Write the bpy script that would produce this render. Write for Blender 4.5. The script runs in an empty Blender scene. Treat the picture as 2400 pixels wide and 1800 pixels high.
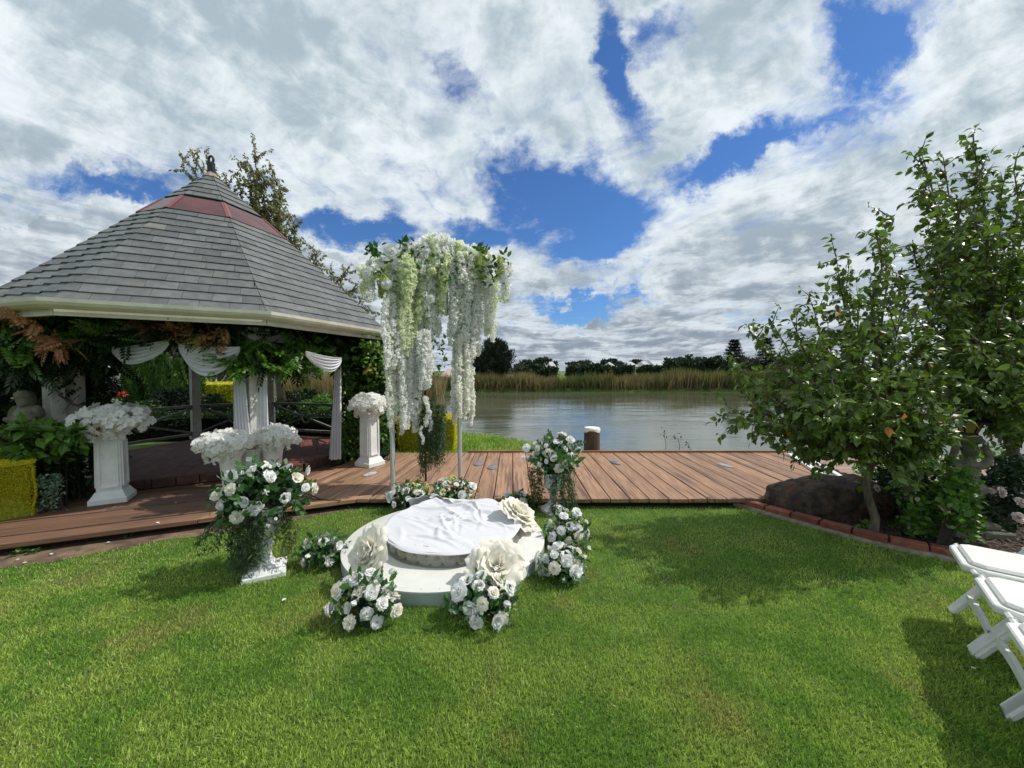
import bpy, math, random
import numpy as np
from mathutils import Vector, Matrix, noise as mnoise
R = math.radians
rnd = random.Random(7)
rng = np.random.default_rng(7)
SC = bpy.context.scene
COL = SC.collection

# ------------------------------------------------------------------ camera, sky, sun, exposure
CAMZ, FPX, PITCH = 1.5, 901.0, R(2.03)
cam_d = bpy.data.cameras.new('camera'); cam = bpy.data.objects.new('camera', cam_d); COL.objects.link(cam)
cam_d.sensor_width = 36; cam_d.lens = FPX / 2400 * 36
cam_d.clip_start = 0.05; cam_d.clip_end = 3000
cam.location = (0, 0, CAMZ); cam.rotation_euler = (R(90) - PITCH, 0, 0)
SC.camera = cam
SUN_AZ = (0.985, 0.17); SUN_EL = R(51)

W = bpy.data.worlds.new('World'); SC.world = W; W.use_nodes = True
nt = W.node_tree; nt.nodes.clear()
def N(tree, typ, **kw):
    n = tree.nodes.new(typ)
    for k, v in kw.items():
        if k == 'inp':
            for a, b in v.items(): n.inputs[a].default_value = b
        else: setattr(n, k, v)
    return n
def math_(tree, op, a, b=None, clamp=False):
    n = tree.nodes.new('ShaderNodeMath'); n.operation = op; n.use_clamp = clamp
    for i, s in enumerate((a, b)):
        if s is None: continue
        if isinstance(s, (int, float)): n.inputs[i].default_value = s
        else: tree.links.new(s, n.inputs[i])
    return n.outputs[0]
def vmath(tree, op, a, b=None):
    n = tree.nodes.new('ShaderNodeVectorMath'); n.operation = op
    for i, s in enumerate((a, b)):
        if s is None: continue
        if isinstance(s, tuple): n.inputs[i].default_value = s
        else: tree.links.new(s, n.inputs[i])
    return n
def maprange(tree, v, a, b, c=0.0, d=1.0, smooth=True):
    n = tree.nodes.new('ShaderNodeMapRange'); n.interpolation_type = 'SMOOTHSTEP' if smooth else 'LINEAR'
    n.inputs['From Min'].default_value = a; n.inputs['From Max'].default_value = b
    n.inputs['To Min'].default_value = c; n.inputs['To Max'].default_value = d
    tree.links.new(v, n.inputs['Value']); return n.outputs['Result']
def noise_(tree, vec, scale, detail=4, rough=.55, dist=0.0, dim='3D'):
    n = tree.nodes.new('ShaderNodeTexNoise'); n.noise_dimensions = dim
    n.inputs['Scale'].default_value = scale; n.inputs['Detail'].default_value = detail
    n.inputs['Roughness'].default_value = rough; n.inputs['Distortion'].default_value = dist
    if vec is not None: tree.links.new(vec, n.inputs['Vector'])
    return n
def mixc(tree, f, a, b, mode='MIX'):
    n = tree.nodes.new('ShaderNodeMix'); n.data_type = 'RGBA'; n.blend_type = mode
    for key, s in ((0, f), (6, a), (7, b)):
        if isinstance(s, (int, float)): n.inputs[key].default_value = s
        elif isinstance(s, tuple): n.inputs[key].default_value = s if len(s) == 4 else (*s, 1)
        else: tree.links.new(s, n.inputs[key])
    return n.outputs[2]

sky = N(nt, 'ShaderNodeTexSky', sky_type='NISHITA'); sky.sun_disc = False
sky.sun_elevation = SUN_EL; sky.sun_rotation = math.atan2(SUN_AZ[0], SUN_AZ[1])
sky.air_density = 1.0; sky.dust_density = 0.3; sky.ozone_density = 2.5
tc = N(nt, 'ShaderNodeTexCoord'); L = nt.links
sep = N(nt, 'ShaderNodeSeparateXYZ'); L.new(tc.outputs['Generated'], sep.inputs[0])
X_, Y_, Z_ = sep.outputs
zz = math_(nt, 'ADD', math_(nt, 'MAXIMUM', Z_, 0.0), 0.10)
comb = N(nt, 'ShaderNodeCombineXYZ')
L.new(math_(nt, 'DIVIDE', X_, zz), comb.inputs[0]); L.new(math_(nt, 'DIVIDE', Y_, zz), comb.inputs[1])
uv = comb.outputs[0]
# slow warp for wispy edges
wn = noise_(nt, uv, 1.1, 5, .6)
wv = vmath(nt, 'SCALE', vmath(nt, 'SUBTRACT', wn.outputs['Color'], (.5, .5, .5)).outputs[0]); wv.inputs[3].default_value = .55
uvw = vmath(nt, 'ADD', uv, wv.outputs[0]).outputs[0]
n_big = noise_(nt, uvw, .95, 3, .5).outputs[0]
n_det = noise_(nt, uvw, 2.6, 9, .62, .25).outputs[0]
n_fine = noise_(nt, uvw, 9.0, 6, .6, .3).outputs[0]
# where the photographed sky is open: ellipses in direction space (tan azimuth, tan elevation)
yy = math_(nt, 'MAXIMUM', math_(nt, 'ABSOLUTE', Y_), .05)
cb2 = N(nt, 'ShaderNodeCombineXYZ'); L.new(math_(nt, 'DIVIDE', X_, yy), cb2.inputs[0]); L.new(math_(nt, 'DIVIDE', Z_, yy), cb2.inputs[1])
wn2 = noise_(nt, cb2.outputs[0], 4.2, 7, .66)
wv2 = vmath(nt, 'SCALE', vmath(nt, 'SUBTRACT', wn2.outputs['Color'], (.5, .5, .5)).outputs[0]); wv2.inputs[3].default_value = .34
ab = vmath(nt, 'ADD', cb2.outputs[0], wv2.outputs[0]).outputs[0]
GAPS = [(1310, 470, 170, 95, 12, 1.0), (1380, 560, 105, 60, -15, 1.0), (1215, 440, 90, 40, 0, .8), (1700, 372, 150, 42, -14, .85),
        (1445, 165, 48, 130, -22, .85), (1540, 90, 60, 60, 0, .6), (2015, 130, 85, 95, 25, .9), (2120, 40, 230, 50, -25, .5),
        (1375, 715, 120, 18, 0, .7), (235, 410, 120, 30, 12, .55), (350, 462, 150, 26, 8, .6), (60, 480, 130, 26, 0, .45),
        (830, 570, 120, 42, 0, .8), (1110, 555, 80, 40, 0, .8), (1060, 165, 110, 22, 30, .22), (1960, 300, 130, 22, -25, .3)]
acc = None
for (px, py, rx, ry, ang, k) in GAPS:
    c = ((px - 1200) / FPX, (868 - py) / FPX, 0)
    m = N(nt, 'ShaderNodeMapping', vector_type='TEXTURE')
    m.inputs['Location'].default_value = c; m.inputs['Rotation'].default_value = (0, 0, R(-ang))
    m.inputs['Scale'].default_value = (rx / FPX, ry / FPX, 1)
    L.new(ab, m.inputs['Vector'])
    ln = vmath(nt, 'LENGTH', m.outputs[0]).outputs['Value']
    g = maprange(nt, ln, 1.75, .15, 0, k)
    acc = g if acc is None else math_(nt, 'MAXIMUM', acc, g)
SOFT = [(1230, 420, 520, 300, 15, .20), (2050, 130, 420, 200, -20, .24), (260, 430, 480, 75, 8, .30), (1560, 130, 300, 160, -30, .18), (1020, 150, 260, 120, 30, .10), (150, 120, 260, 60, 25, .10), (1400, 710, 330, 40, 0, .18), (700, 545, 260, 40, 5, .14)]
soft = None
for (px, py, rx, ry, ang, k) in SOFT:
    m = N(nt, 'ShaderNodeMapping', vector_type='TEXTURE')
    m.inputs['Location'].default_value = ((px - 1200) / FPX, (868 - py) / FPX, 0); m.inputs['Rotation'].default_value = (0, 0, R(-ang)); m.inputs['Scale'].default_value = (rx / FPX, ry / FPX, 1)
    L.new(ab, m.inputs['Vector']); g = maprange(nt, vmath(nt, 'LENGTH', m.outputs[0]).outputs['Value'], 1.6, .1, 0, k)
    soft = g if soft is None else math_(nt, 'ADD', soft, g)
acc = math_(nt, 'ADD', math_(nt, 'MULTIPLY', acc, .85), soft)
front = maprange(nt, Y_, 0.0, .15)
acc = math_(nt, 'MULTIPLY', acc, front)
dens = math_(nt, 'ADD', math_(nt, 'MULTIPLY', n_big, .5), math_(nt, 'MULTIPLY', n_det, .5))
dens = math_(nt, 'ADD', dens, math_(nt, 'MULTIPLY', math_(nt, 'SUBTRACT', n_fine, .5), .20))
mps = N(nt, 'ShaderNodeMapping'); mps.inputs['Scale'].default_value = (2.6, .55, 1); L.new(uvw, mps.inputs['Vector'])
streak = noise_(nt, mps.outputs[0], 2.4, 7, .62, .5).outputs[0]
dens = math_(nt, 'ADD', dens, math_(nt, 'MULTIPLY', math_(nt, 'SUBTRACT', streak, .5), .30))
dens = math_(nt, 'SUBTRACT', math_(nt, 'ADD', dens, .07), math_(nt, 'MULTIPLY', acc, .40))
cover = maprange(nt, dens, .25, .53)
# cloud brightness: thick centres are greyer, edges are white, lower ones have grey bases
nl = noise_(nt, uvw, 1.7, 7, .58, .4).outputs[0]
lump = noise_(nt, cb2.outputs[0], 6.5, 7, .62, .3).outputs[0]
bright = math_(nt, 'ADD', math_(nt, 'MULTIPLY', nl, .75), math_(nt, 'MULTIPLY', lump, .6))
thick = maprange(nt, dens, .46, .66)
bright = math_(nt, 'SUBTRACT', bright, math_(nt, 'MULTIPLY', thick, .16))
bf = maprange(nt, bright, .44, .78)
low = maprange(nt, Z_, .46, .03)
low_dark = mixc(nt, low, (4.2, 5.2, 5.9), (2.7, 3.25, 4.0))
low_lite = mixc(nt, low, (8.7, 9.4, 9.7), (7.2, 7.8, 8.3))
ccol = mixc(nt, bf, low_dark, low_lite)
skyc = mixc(nt, 1.0, sky.outputs[0], (.50, .80, 1.18), 'MULTIPLY')
col = mixc(nt, cover, skyc, ccol)
hz = maprange(nt, Z_, .06, -.02)
col = mixc(nt, math_(nt, 'MULTIPLY', hz, .6), col, (5.2, 5.9, 6.6))
bg = N(nt, 'ShaderNodeBackground'); bg.inputs['Strength'].default_value = 0.1
L.new(col, bg.inputs['Color'])
out = N(nt, 'ShaderNodeOutputWorld'); L.new(bg.outputs[0], out.inputs[0])
W.cycles.sampling_method = 'MANUAL'; W.cycles.sample_map_resolution = 1024

sd = bpy.data.lights.new('sun', 'SUN'); sun = bpy.data.objects.new('sun', sd); COL.objects.link(sun)
sd.energy = 3.9; sd.angle = R(0.6); sd.color = (1.0, .955, .88)
sdir = Vector((SUN_AZ[0] * math.cos(SUN_EL), SUN_AZ[1] * math.cos(SUN_EL), math.sin(SUN_EL)))
sun.rotation_euler = sdir.to_track_quat('Z', 'Y').to_euler(); sun.location = sdir * 40
SC.view_settings.view_transform = 'Standard'; SC.view_settings.look = 'None'
SC.view_settings.exposure = 0.0; SC.view_settings.gamma = 1; SC.view_settings.use_curve_mapping = False
SC.cycles.max_bounces = 6; SC.cycles.transparent_max_bounces = 8; SC.cycles.caustics_reflective = False; SC.cycles.caustics_refractive = False

# ------------------------------------------------------------------ helpers
def ray(px, py):
    a, b = (px - 1200) / FPX, (900 - py) / FPX
    return np.array([a, math.cos(PITCH) + b * math.sin(PITCH), -math.sin(PITCH) + b * math.cos(PITCH)])
def G(px, py, z=0.0):
    d = ray(px, py); return np.array([0, 0, CAMZ]) + d * ((z - CAMZ) / d[2])
def P(px, py, d):
    r = ray(px, py); return np.array([0, 0, CAMZ]) + r * (d / r[1])

def mat(name, col, rough=.6, col2=None, vs=6.0, vd=5, var=0.0, bump=0.0, bs=60.0, isl=0.0, trans=0.0, spec=.5, metal=0.0,
        stretch=None, col3=None, v3=2.0, c3lo=.5, c3hi=.62, alpha=None, coat=0.0, lo=.4, hi=.6, sheen=0.0):
    m = bpy.data.materials.new(name); m.use_nodes = True; t = m.node_tree; t.nodes.clear(); l = t.links
    o = N(t, 'ShaderNodeOutputMaterial'); b = N(t, 'ShaderNodeBsdfPrincipled')
    tcn = N(t, 'ShaderNodeTexCoord'); oi = N(t, 'ShaderNodeObjectInfo')
    vec = tcn.outputs['Object']
    mp = N(t, 'ShaderNodeMapping'); l.new(vec, mp.inputs['Vector'])
    if stretch: mp.inputs['Scale'].default_value = stretch
    off = N(t, 'ShaderNodeCombineXYZ')
    if isl or stretch:
        r100 = math_(t, 'MULTIPLY', oi.outputs['Random'], 57.0)
        for i in range(3): l.new(r100, off.inputs[i])
        l.new(off.outputs[0], mp.inputs['Location'])
    v = mp.outputs[0]
    c = (*col, 1)
    base = None
    if col2 is not None:
        n1 = noise_(t, v, vs, vd, .6)
        base = mixc(t, maprange(t, n1.outputs[0], lo, hi), c, tuple(col2))
    if col3 is not None:
        n3 = noise_(t, v, v3, 3, .55)
        base = mixc(t, maprange(t, n3.outputs[0], c3lo, c3hi), base if base is not None else c, tuple(col3))
    if var or isl:
        f = None
        if var:
            f = maprange(t, noise_(t, v, vs * 1.7, 5, .6).outputs[0], .3, .7, 1 - var, 1 + var, False)
        if isl:
            ge = N(t, 'ShaderNodeNewGeometry')
            rr = math_(t, 'FRACT', math_(t, 'ADD', ge.outputs['Random Per Island'], oi.outputs['Random']))
            g = maprange(t, rr, 0, 1, 1 - isl, 1 + isl, False)
            f = g if f is None else math_(t, 'MULTIPLY', f, g)
        hs = N(t, 'ShaderNodeHueSaturation'); l.new(f, hs.inputs['Value'])
        if base is None: hs.inputs['Color'].default_value = c
        else: l.new(base, hs.inputs['Color'])
        base = hs.outputs[0]
    if base is not None: l.new(base, b.inputs['Base Color'])
    else: b.inputs['Base Color'].default_value = c
    b.inputs['Roughness'].default_value = rough; b.inputs['Specular IOR Level'].default_value = spec
    b.inputs['Metallic'].default_value = metal
    if coat: b.inputs['Coat Weight'].default_value = coat
    if alpha is not None: b.inputs['Alpha'].default_value = alpha
    if bump:
        bn = N(t, 'ShaderNodeBump'); bn.inputs['Strength'].default_value = 1.0; bn.inputs['Distance'].default_value = bump
        l.new(noise_(t, v, bs, 5, .6).outputs[0], bn.inputs['Height']); l.new(bn.outputs[0], b.inputs['Normal'])
    sh = b.outputs[0]
    if trans:
        tr = N(t, 'ShaderNodeBsdfTranslucent')
        if base is not None:
            l.new(mixc(t, 1.0, base, (1.15, 1.2, .7), 'MULTIPLY') if sum(col) < 1 else base, tr.inputs[0])
        else: tr.inputs[0].default_value = c
        mx = N(t, 'ShaderNodeMixShader'); mx.inputs[0].default_value = trans
        l.new(sh, mx.inputs[1]); l.new(tr.outputs[0], mx.inputs[2]); sh = mx.outputs[0]
    l.new(sh, o.inputs[0]); return m

def worldloc(o):
    v = Vector((0, 0, 0))
    while o is not None: v = v + o.location; o = o.parent
    return np.array(v)
def newmesh(name, V, F, mats, mi=None, smooth=False, sizes=None):
    """V (n,3) array, F list of tuples or (loops array + sizes)"""
    me = bpy.data.meshes.new(name)
    if sizes is None:
        sizes = np.fromiter((len(f) for f in F), dtype=np.int32, count=len(F))
        loops = np.fromiter((i for f in F for i in f), dtype=np.int32, count=int(sizes.sum()))
    else: loops = F
    V = np.asarray(V, dtype=np.float32)
    me.vertices.add(len(V)); me.vertices.foreach_set('co', V.ravel())
    me.loops.add(len(loops)); me.loops.foreach_set('vertex_index', loops)
    me.polygons.add(len(sizes)); st = np.zeros(len(sizes), dtype=np.int32); st[1:] = np.cumsum(sizes)[:-1]
    me.polygons.foreach_set('loop_start', st)
    try: me.polygons.foreach_set('loop_total', sizes)
    except Exception: pass
    if mi is not None: me.polygons.foreach_set('material_index', np.asarray(mi, dtype=np.int32))
    me.polygons.foreach_set('use_smooth', np.full(len(sizes), smooth, dtype=bool))
    for m in (mats if isinstance(mats, (list, tuple)) else [mats]): me.materials.append(m)
    me.update(calc_edges=True); me.validate(clean_customdata=False)
    return me
def obj(name, me, parent=None, M=None, loc=None):
    o = bpy.data.objects.new(name, me); COL.objects.link(o)
    if parent is not None: o.parent = parent
    if M is not None: o.matrix_local = M
    if loc is not None: o.location = loc
    return o
def tag(o, label=None, cat=None, group=None, kind=None):
    if label: o['label'] = label
    if cat: o['category'] = cat
    if group: o['group'] = group
    if kind: o['kind'] = kind
    return o
def thing(name, label, cat, loc=(0, 0, 0), rz=0.0, group=None):
    o = obj(name, None, loc=tuple(float(v) for v in loc)); o.rotation_euler = (0, 0, rz); o.empty_display_size = .1
    return tag(o, label, cat, group)
def copy_tree(o, parent=None):
    c = o.copy(); COL.objects.link(c)
    c.parent = parent
    for ch in list(o.children): copy_tree(ch, c)
    return c

class MB:
    def __init__(s): s.v = []; s.f = []; s.m = []
    def add(s, V, F, mi=0):
        k = len(s.v); s.v += [tuple(float(q) for q in p) for p in V]; s.f += [tuple(k + i for i in f) for f in F]; s.m += [mi] * len(F); return s
    def box(s, c, d, rz=0.0, mi=0, Mx=None):
        hx, hy, hz = d[0] / 2, d[1] / 2, d[2] / 2; V = []
        for x, y, z in ((-1,-1,-1),(1,-1,-1),(1,1,-1),(-1,1,-1),(-1,-1,1),(1,-1,1),(1,1,1),(-1,1,1)):
            p = Vector((x * hx, y * hy, z * hz))
            if Mx is not None: p = Mx @ p
            else: p = Matrix.Rotation(rz, 3, 'Z') @ p
            V.append((p[0] + c[0], p[1] + c[1], p[2] + c[2]))
        return s.add(V, [(0,3,2,1),(4,5,6,7),(0,1,5,4),(1,2,6,5),(2,3,7,6),(3,0,4,7)], mi)
    def bar(s, a, b, w, h, up=(0, 0, 1), mi=0):
        a, b = Vector(a), Vector(b); y = (b - a).normalized(); x = y.cross(Vector(up))
        if x.length < 1e-4: x = Vector((1, 0, 0))
        x.normalize(); z = x.cross(y)
        Mx = Matrix((x, y, z)).transposed()
        return s.box((a + b) / 2, (w, (b - a).length, h), Mx=Mx, mi=mi)
    def tube(s, pts, rad, n=6, mi=0, cap=True):
        pts = [Vector(p) for p in pts]; V = []; F = []
        if not hasattr(rad, '__len__'): rad = [rad] * len(pts)
        ref = None
        for i, p in enumerate(pts):
            d = (pts[min(i + 1, len(pts) - 1)] - pts[max(i - 1, 0)])
            if d.length < 1e-7: d = Vector((0, 0, 1))
            d.normalize()
            if ref is None: ref = d.orthogonal().normalized()
            x = (ref - d * ref.dot(d))
            x = x.normalized() if x.length > 1e-5 else d.orthogonal().normalized()
            ref = x; y = d.cross(x)
            for k in range(n):
                a = 2 * math.pi * k / n; V.append(p + (x * math.cos(a) + y * math.sin(a)) * rad[i])
        for i in range(len(pts) - 1):
            for k in range(n):
                F.append((i * n + k, i * n + (k + 1) % n, (i + 1) * n + (k + 1) % n, (i + 1) * n + k))
        if cap: F.append(tuple(range(n - 1, -1, -1))); F.append(tuple(range((len(pts) - 1) * n, len(pts) * n)))
        return s.add(V, F, mi)
    def lathe(s, prof, n=24, c=(0, 0, 0), mi=0, sq=None):
        """prof: (r, z); sq: list of bool per ring -> square ring"""
        V = []; F = []
        for i, (r, z) in enumerate(prof):
            for k in range(n):
                a = 2 * math.pi * (k + .5) / n; V.append((c[0] + r * math.cos(a), c[1] + r * math.sin(a), c[2] + z))
        for i in range(len(prof) - 1):
            for k in range(n): F.append((i * n + k, i * n + (k + 1) % n, (i + 1) * n + (k + 1) % n, (i + 1) * n + k))
        F.append(tuple(range(n - 1, -1, -1))); F.append(tuple(range((len(prof) - 1) * n, len(prof) * n)))
        return s.add(V, F, mi)
    def prism(s, poly, z0, z1, mi=0):
        n = len(poly); V = [(p[0], p[1], z0) for p in poly] + [(p[0], p[1], z1) for p in poly]
        F = [tuple(range(n - 1, -1, -1)), tuple(range(n, 2 * n))] + [(i, (i + 1) % n, n + (i + 1) % n, n + i) for i in range(n)]
        return s.add(V, F, mi)
    def grid(s, fn, nu, nv, mi=0):
        V = [fn(i / nu, j / nv) for j in range(nv + 1) for i in range(nu + 1)]
        F = [(j * (nu + 1) + i, j * (nu + 1) + i + 1, (j + 1) * (nu + 1) + i + 1, (j + 1) * (nu + 1) + i) for j in range(nv) for i in range(nu)]
        return s.add(V, F, mi)
    def build(s, name, mats, parent=None, world=True, smooth=False, bevel=0, auto=None):
        V = np.array(s.v, dtype=float)
        if parent is not None and world: V = V - worldloc(parent)
        if parent is None and world:
            c0 = V.mean(axis=0); c0[2] = V[:, 2].min(); V = V - c0
        me = newmesh(name, V, s.f, mats, s.m, smooth)
        o = obj(name, me, parent)
        if parent is None and world: o.location = c0
        if smooth and auto is not False:
            md = o.modifiers.new('wn', 'EDGE_SPLIT'); md.split_angle = R(auto or 40)
        if bevel:
            md = o.modifiers.new('bv', 'BEVEL'); md.width = bevel; md.segments = 1; md.limit_method = 'ANGLE'
        return o

def tmpl(V, F, mi=None): return (np.array(V, dtype=float), [tuple(f) for f in F], list(mi) if mi is not None else [0] * len(F))
def join_t(*ts):
    V = []; F = []; MI = []; k = 0
    for (v, f, m) in ts:
        V.append(v); F += [tuple(i + k for i in q) for q in f]; MI += m; k += len(v)
    return (np.concatenate(V), F, MI)
def xf(t, Rm=None, T=(0, 0, 0), s=1.0):
    v = t[0] * s
    if Rm is not None: v = v @ np.array(Rm).T
    return (v + np.array(T), t[1], t[2])
def inst(name, t, Rm, T, mats, smooth=False):
    tv, tf, tm = t; n = len(T); nv = len(tv)
    V = np.einsum('nij,vj->nvi', Rm, tv) + T[:, None, :]
    sizes1 = np.array([len(f) for f in tf], dtype=np.int32); l1 = np.array([i for f in tf for i in f], dtype=np.int32)
    loops = (l1[None, :] + (np.arange(n, dtype=np.int32) * nv)[:, None]).ravel()
    return newmesh(name, V.reshape(-1, 3), loops, mats, np.tile(tm, n), smooth, np.tile(sizes1, n))
def unit(a): return a / np.maximum(np.linalg.norm(a, axis=-1, keepdims=True), 1e-9)
def frames(d, nrm, s=None):
    """local +Y -> d, local +Z ~ nrm; optional scale per item"""
    y = unit(np.asarray(d, float)); x = np.cross(y, nrm); bad = np.linalg.norm(x, axis=-1) < 1e-4
    if bad.any(): x[bad] = np.cross(y[bad], np.array([.3, .5, .8]))
    x = unit(x); z = np.cross(x, y)
    M = np.stack([x, y, z], axis=-1)
    if s is not None: M = M * np.asarray(s)[:, None, None]
    return M
def zframes(d, s=None, roll=None):
    """local +Z -> d"""
    z = unit(np.asarray(d, float)); ref = np.tile(np.array([.13, .21, .97]), (len(z), 1)); ref[np.abs(z[:, 2]) > .9] = (1, .1, .2)
    x = unit(np.cross(ref, z)); y = np.cross(z, x)
    r = rng.uniform(0, 2 * np.pi, len(z)) if roll is None else roll
    c, q = np.cos(r)[:, None], np.sin(r)[:, None]
    M = np.stack([x * c + y * q, -x * q + y * c, z], axis=-1)
    if s is not None: M = M * np.asarray(s)[:, None, None]
    return M
def scatter(parent, name, t, Rm, T, mats, parts=0, part_name='leaf', smooth=False, key=None):
    """T in world coords. nearest `parts` items become part objects sharing one mesh, the rest one joined part (stuff)"""
    T = np.asarray(T, float); off = worldloc(parent) if parent is not None else np.zeros(3)
    if parts:
        k = key if key is not None else np.linalg.norm(T - np.array([0, 0, CAMZ]), axis=1)
        order = np.argsort(k); a, b = order[:parts], order[parts:]
        me = newmesh(part_name, t[0], t[1], mats, t[2], smooth)
        for i in a:
            M = Matrix([[*Rm[i][r], T[i][r] - off[r]] for r in range(3)] + [[0, 0, 0, 1]])
            obj(part_name, me, parent, M)
    else: b = np.arange(len(T))
    if len(b):
        me = inst(name, t, Rm[b], T[b] - off, mats, smooth)
        o = obj(name, me, parent); o['kind'] = 'stuff' if parent is not None else o.get('kind', 'stuff'); return o
def part_inst(parent, name, me, Rm, T):
    off = worldloc(parent); o = None
    for i in range(len(T)):
        M = Matrix([[*Rm[i][r], T[i][r] - off[r]] for r in range(3)] + [[0, 0, 0, 1]])
        o = obj(name, me, parent, M)
    return o
def rdir(n):
    v = rng.normal(size=(n, 3)); return unit(v)

# ------------------------------------------------------------------ leaf and flower templates (unit size)
def leaf_t(w=.5, fold=.12, curl=.15):
    V = [(0,0,0), (-w*.42,.28,fold*.6), (0,.28,0), (w*.42,.28,fold*.6), (-w*.5,.58,fold-curl*.4), (0,.6,-curl*.3), (w*.5,.58,fold-curl*.4), (0,1,-curl)]
    return tmpl(V, [(0,2,1),(0,3,2),(1,2,5,4),(2,3,6,5),(4,5,7),(5,6,7)])
def leaf_s(w=.4, curl=.15):
    return tmpl([(0,0,0),(w/2,.45,.06),(0,1,-curl),(-w/2,.45,.06)], [(0,1,2),(0,2,3)])
def pinnate(n=6, w=.34):
    ts = []
    for k in range(n):
        y = .12 + .8 * k / n; l = .34 * (1 - .35 * abs(k / n - .4))
        for sd_ in (-1, 1):
            a = R(62 - 22 * k / n) * sd_; c, q = math.cos(-a), math.sin(-a)
            t = leaf_t(w, .05, .18); Rm = np.array([[c, -q, 0], [q, c, 0], [0, 0, 1]])
            ts.append(xf(t, Rm, (0, y, -.16 * (y * y)), l))
    ts.append(xf(leaf_t(w, .05, .18), None, (0, .9, -.14), .34))
    ts.append(tmpl([(-.008,0,0),(.008,0,0),(.005,.92,-.14),(-.005,.92,-.14)], [(0,1,2,3)]))
    return join_t(*ts)
def petal(nu, nv, L_, Wd, phi, curl, cup, ruffle, r0, z0, az, ph, lip=.0):
    V = []
    for j in range(nv + 1):
        v = j / nv; w = Wd * math.sin(math.pi * (.16 + .62 * v)) * (1 if v < .99 else .8)
        r = r0; z = z0; st = 8
        for q in range(st):
            vv = v * (q + .5) / st; a = phi + curl * vv * vv + lip * max(0, vv - .7) * 3
            r += math.sin(a) * L_ * v / st; z += math.cos(a) * L_ * v / st
        for i in range(nu + 1):
            u = i / nu * 2 - 1
            rr = r - cup * u * u * w + ruffle * math.sin(4.1 * u + ph) * v * v
            zz_ = z - .10 * L_ * u * u * v + ruffle * math.cos(5.3 * u + ph * 2) * v * v
            x, y = rr, u * w
            V.append((x * math.cos(az) - y * math.sin(az), x * math.sin(az) + y * math.cos(az), zz_))
    F = [(j * (nu + 1) + i, j * (nu + 1) + i + 1, (j + 1) * (nu + 1) + i + 1, (j + 1) * (nu + 1) + i) for j in range(nv) for i in range(nu)]
    return tmpl(V, F)
def rose_t(seed=1, layers=(3, 4, 5, 6), nu=4, nv=3, openn=1.0, ruffle=.03, sep=False):
    q = random.Random(seed); ts = []; nl = len(layers)
    for k, c in enumerate(layers):
        f = (k + 1) / nl; phi = R(6 + 62 * openn * f ** 1.3); L_ = .42 + .42 * f; Wd = .26 + .36 * f
        for i in range(c):
            az = 2 * math.pi * (i + .5 * (k % 2)) / c + q.uniform(-.25, .25)
            ts.append(petal(nu, nv, L_ * q.uniform(.9, 1.1), Wd * q.uniform(.9, 1.1), phi + q.uniform(-.1, .1), R(28) * openn * f, .35 * (1 - .55 * f), ruffle * f * q.uniform(.5, 1.6),
                            .03 + .05 * k, .12 - .14 * f, az, q.uniform(0, 6), lip=.5 * f))
    return ts if sep else join_t(*ts)
def bud_t():
    ts = [petal(3, 3, 1.0, .42, R(14), R(-30), .5, .02, .02, 0, 2 * math.pi * i / 4, i) for i in range(4)]
    return join_t(*ts)
def orchid_t(n=5):
    ts = []
    for i in range(n):
        w = .46 if i in (1, 4) else .34; a = 2 * math.pi * i / n
        V = [(0,0,0), (-w*.8,.35,.08), (w*.8,.35,.08), (-w,.72,.10), (w,.72,.10), (0,1.0,-.02), (0,.5,.0)]
        F = [(0,2,6),(0,6,1),(1,6,5,3),(6,2,4,5)]
        c, q = math.cos(a), math.sin(a)
        ts.append(xf(tmpl(V, F), np.array([[c,-q,0],[q,c,0],[0,0,1]])))
    V = [(.16*math.cos(k*2.094), .16*math.sin(k*2.094), .05) for k in range(3)] + [(0,0,.26)]
    ts.append(tmpl(V, [(0,1,3),(1,2,3),(2,0,3)], [1,1,1]))
    return join_t(*ts)
def floret_t():
    ts = []
    for i in range(4):
        a = math.pi / 2 * i; c, q = math.cos(a), math.sin(a)
        ts.append(xf(tmpl([(0,0,0),(-.38,.5,.14),(0,.95,.02),(.38,.5,.14)], [(0,3,2),(0,2,1)]), np.array([[c,-q,0],[q,c,0],[0,0,1]])))
    return join_t(*ts)
def blossom_t():
    ts = []
    for i, (a, l, w, u) in enumerate(((0, 1, .75, .35), (2.2, .8, .6, .1), (-2.2, .8, .6, .1), (3.14, .55, .5, .6))):
        c, q = math.cos(a), math.sin(a)
        ts.append(xf(tmpl([(0,0,0),(-w*.7,l*.5,u*.6),(-w*.3,l,u),(w*.3,l,u*.8),(w*.7,l*.5,u*.6)], [(0,4,3,2,1)]), np.array([[c,-q,0],[q,c,0],[0,0,1]])))
    return join_t(*ts)

# ------------------------------------------------------------------ materials
M = {}
M['white'] = mat('white_petal', (.90, .90, .89), .65, isl=.04, trans=.35, spec=.2)
M['creamg'] = mat('creamy_green_blossom', (.94, .95, .87), .7, isl=.05, trans=.6, spec=.2)
M['white2'] = mat('blossom_white', (.95, .96, .93), .7, isl=.04, trans=.6, spec=.2)
M['cream'] = mat('cream_petal', (.91, .88, .79), .6, isl=.04, trans=.35, spec=.25)
M['lime'] = mat('lime_petal', (.60, .68, .22), .65, isl=.18, trans=.3, spec=.2)
M['palelime'] = mat('pale_green_blossom', (.87, .93, .68), .7, isl=.08, trans=.6, spec=.2)
M['yellow'] = mat('orchid_throat', (.65, .55, .15), .6)
M['leafg'] = mat('silk_leaf_green', (.05, .14, .03), .42, isl=.45, trans=.25, spec=.5)
M['leafe'] = mat('eucalyptus_leaf', (.16, .25, .17), .55, isl=.35, trans=.2, spec=.4)
M['leafd'] = mat('dark_leaf', (.018, .055, .018), .4, isl=.4, trans=.15, spec=.5)
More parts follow.
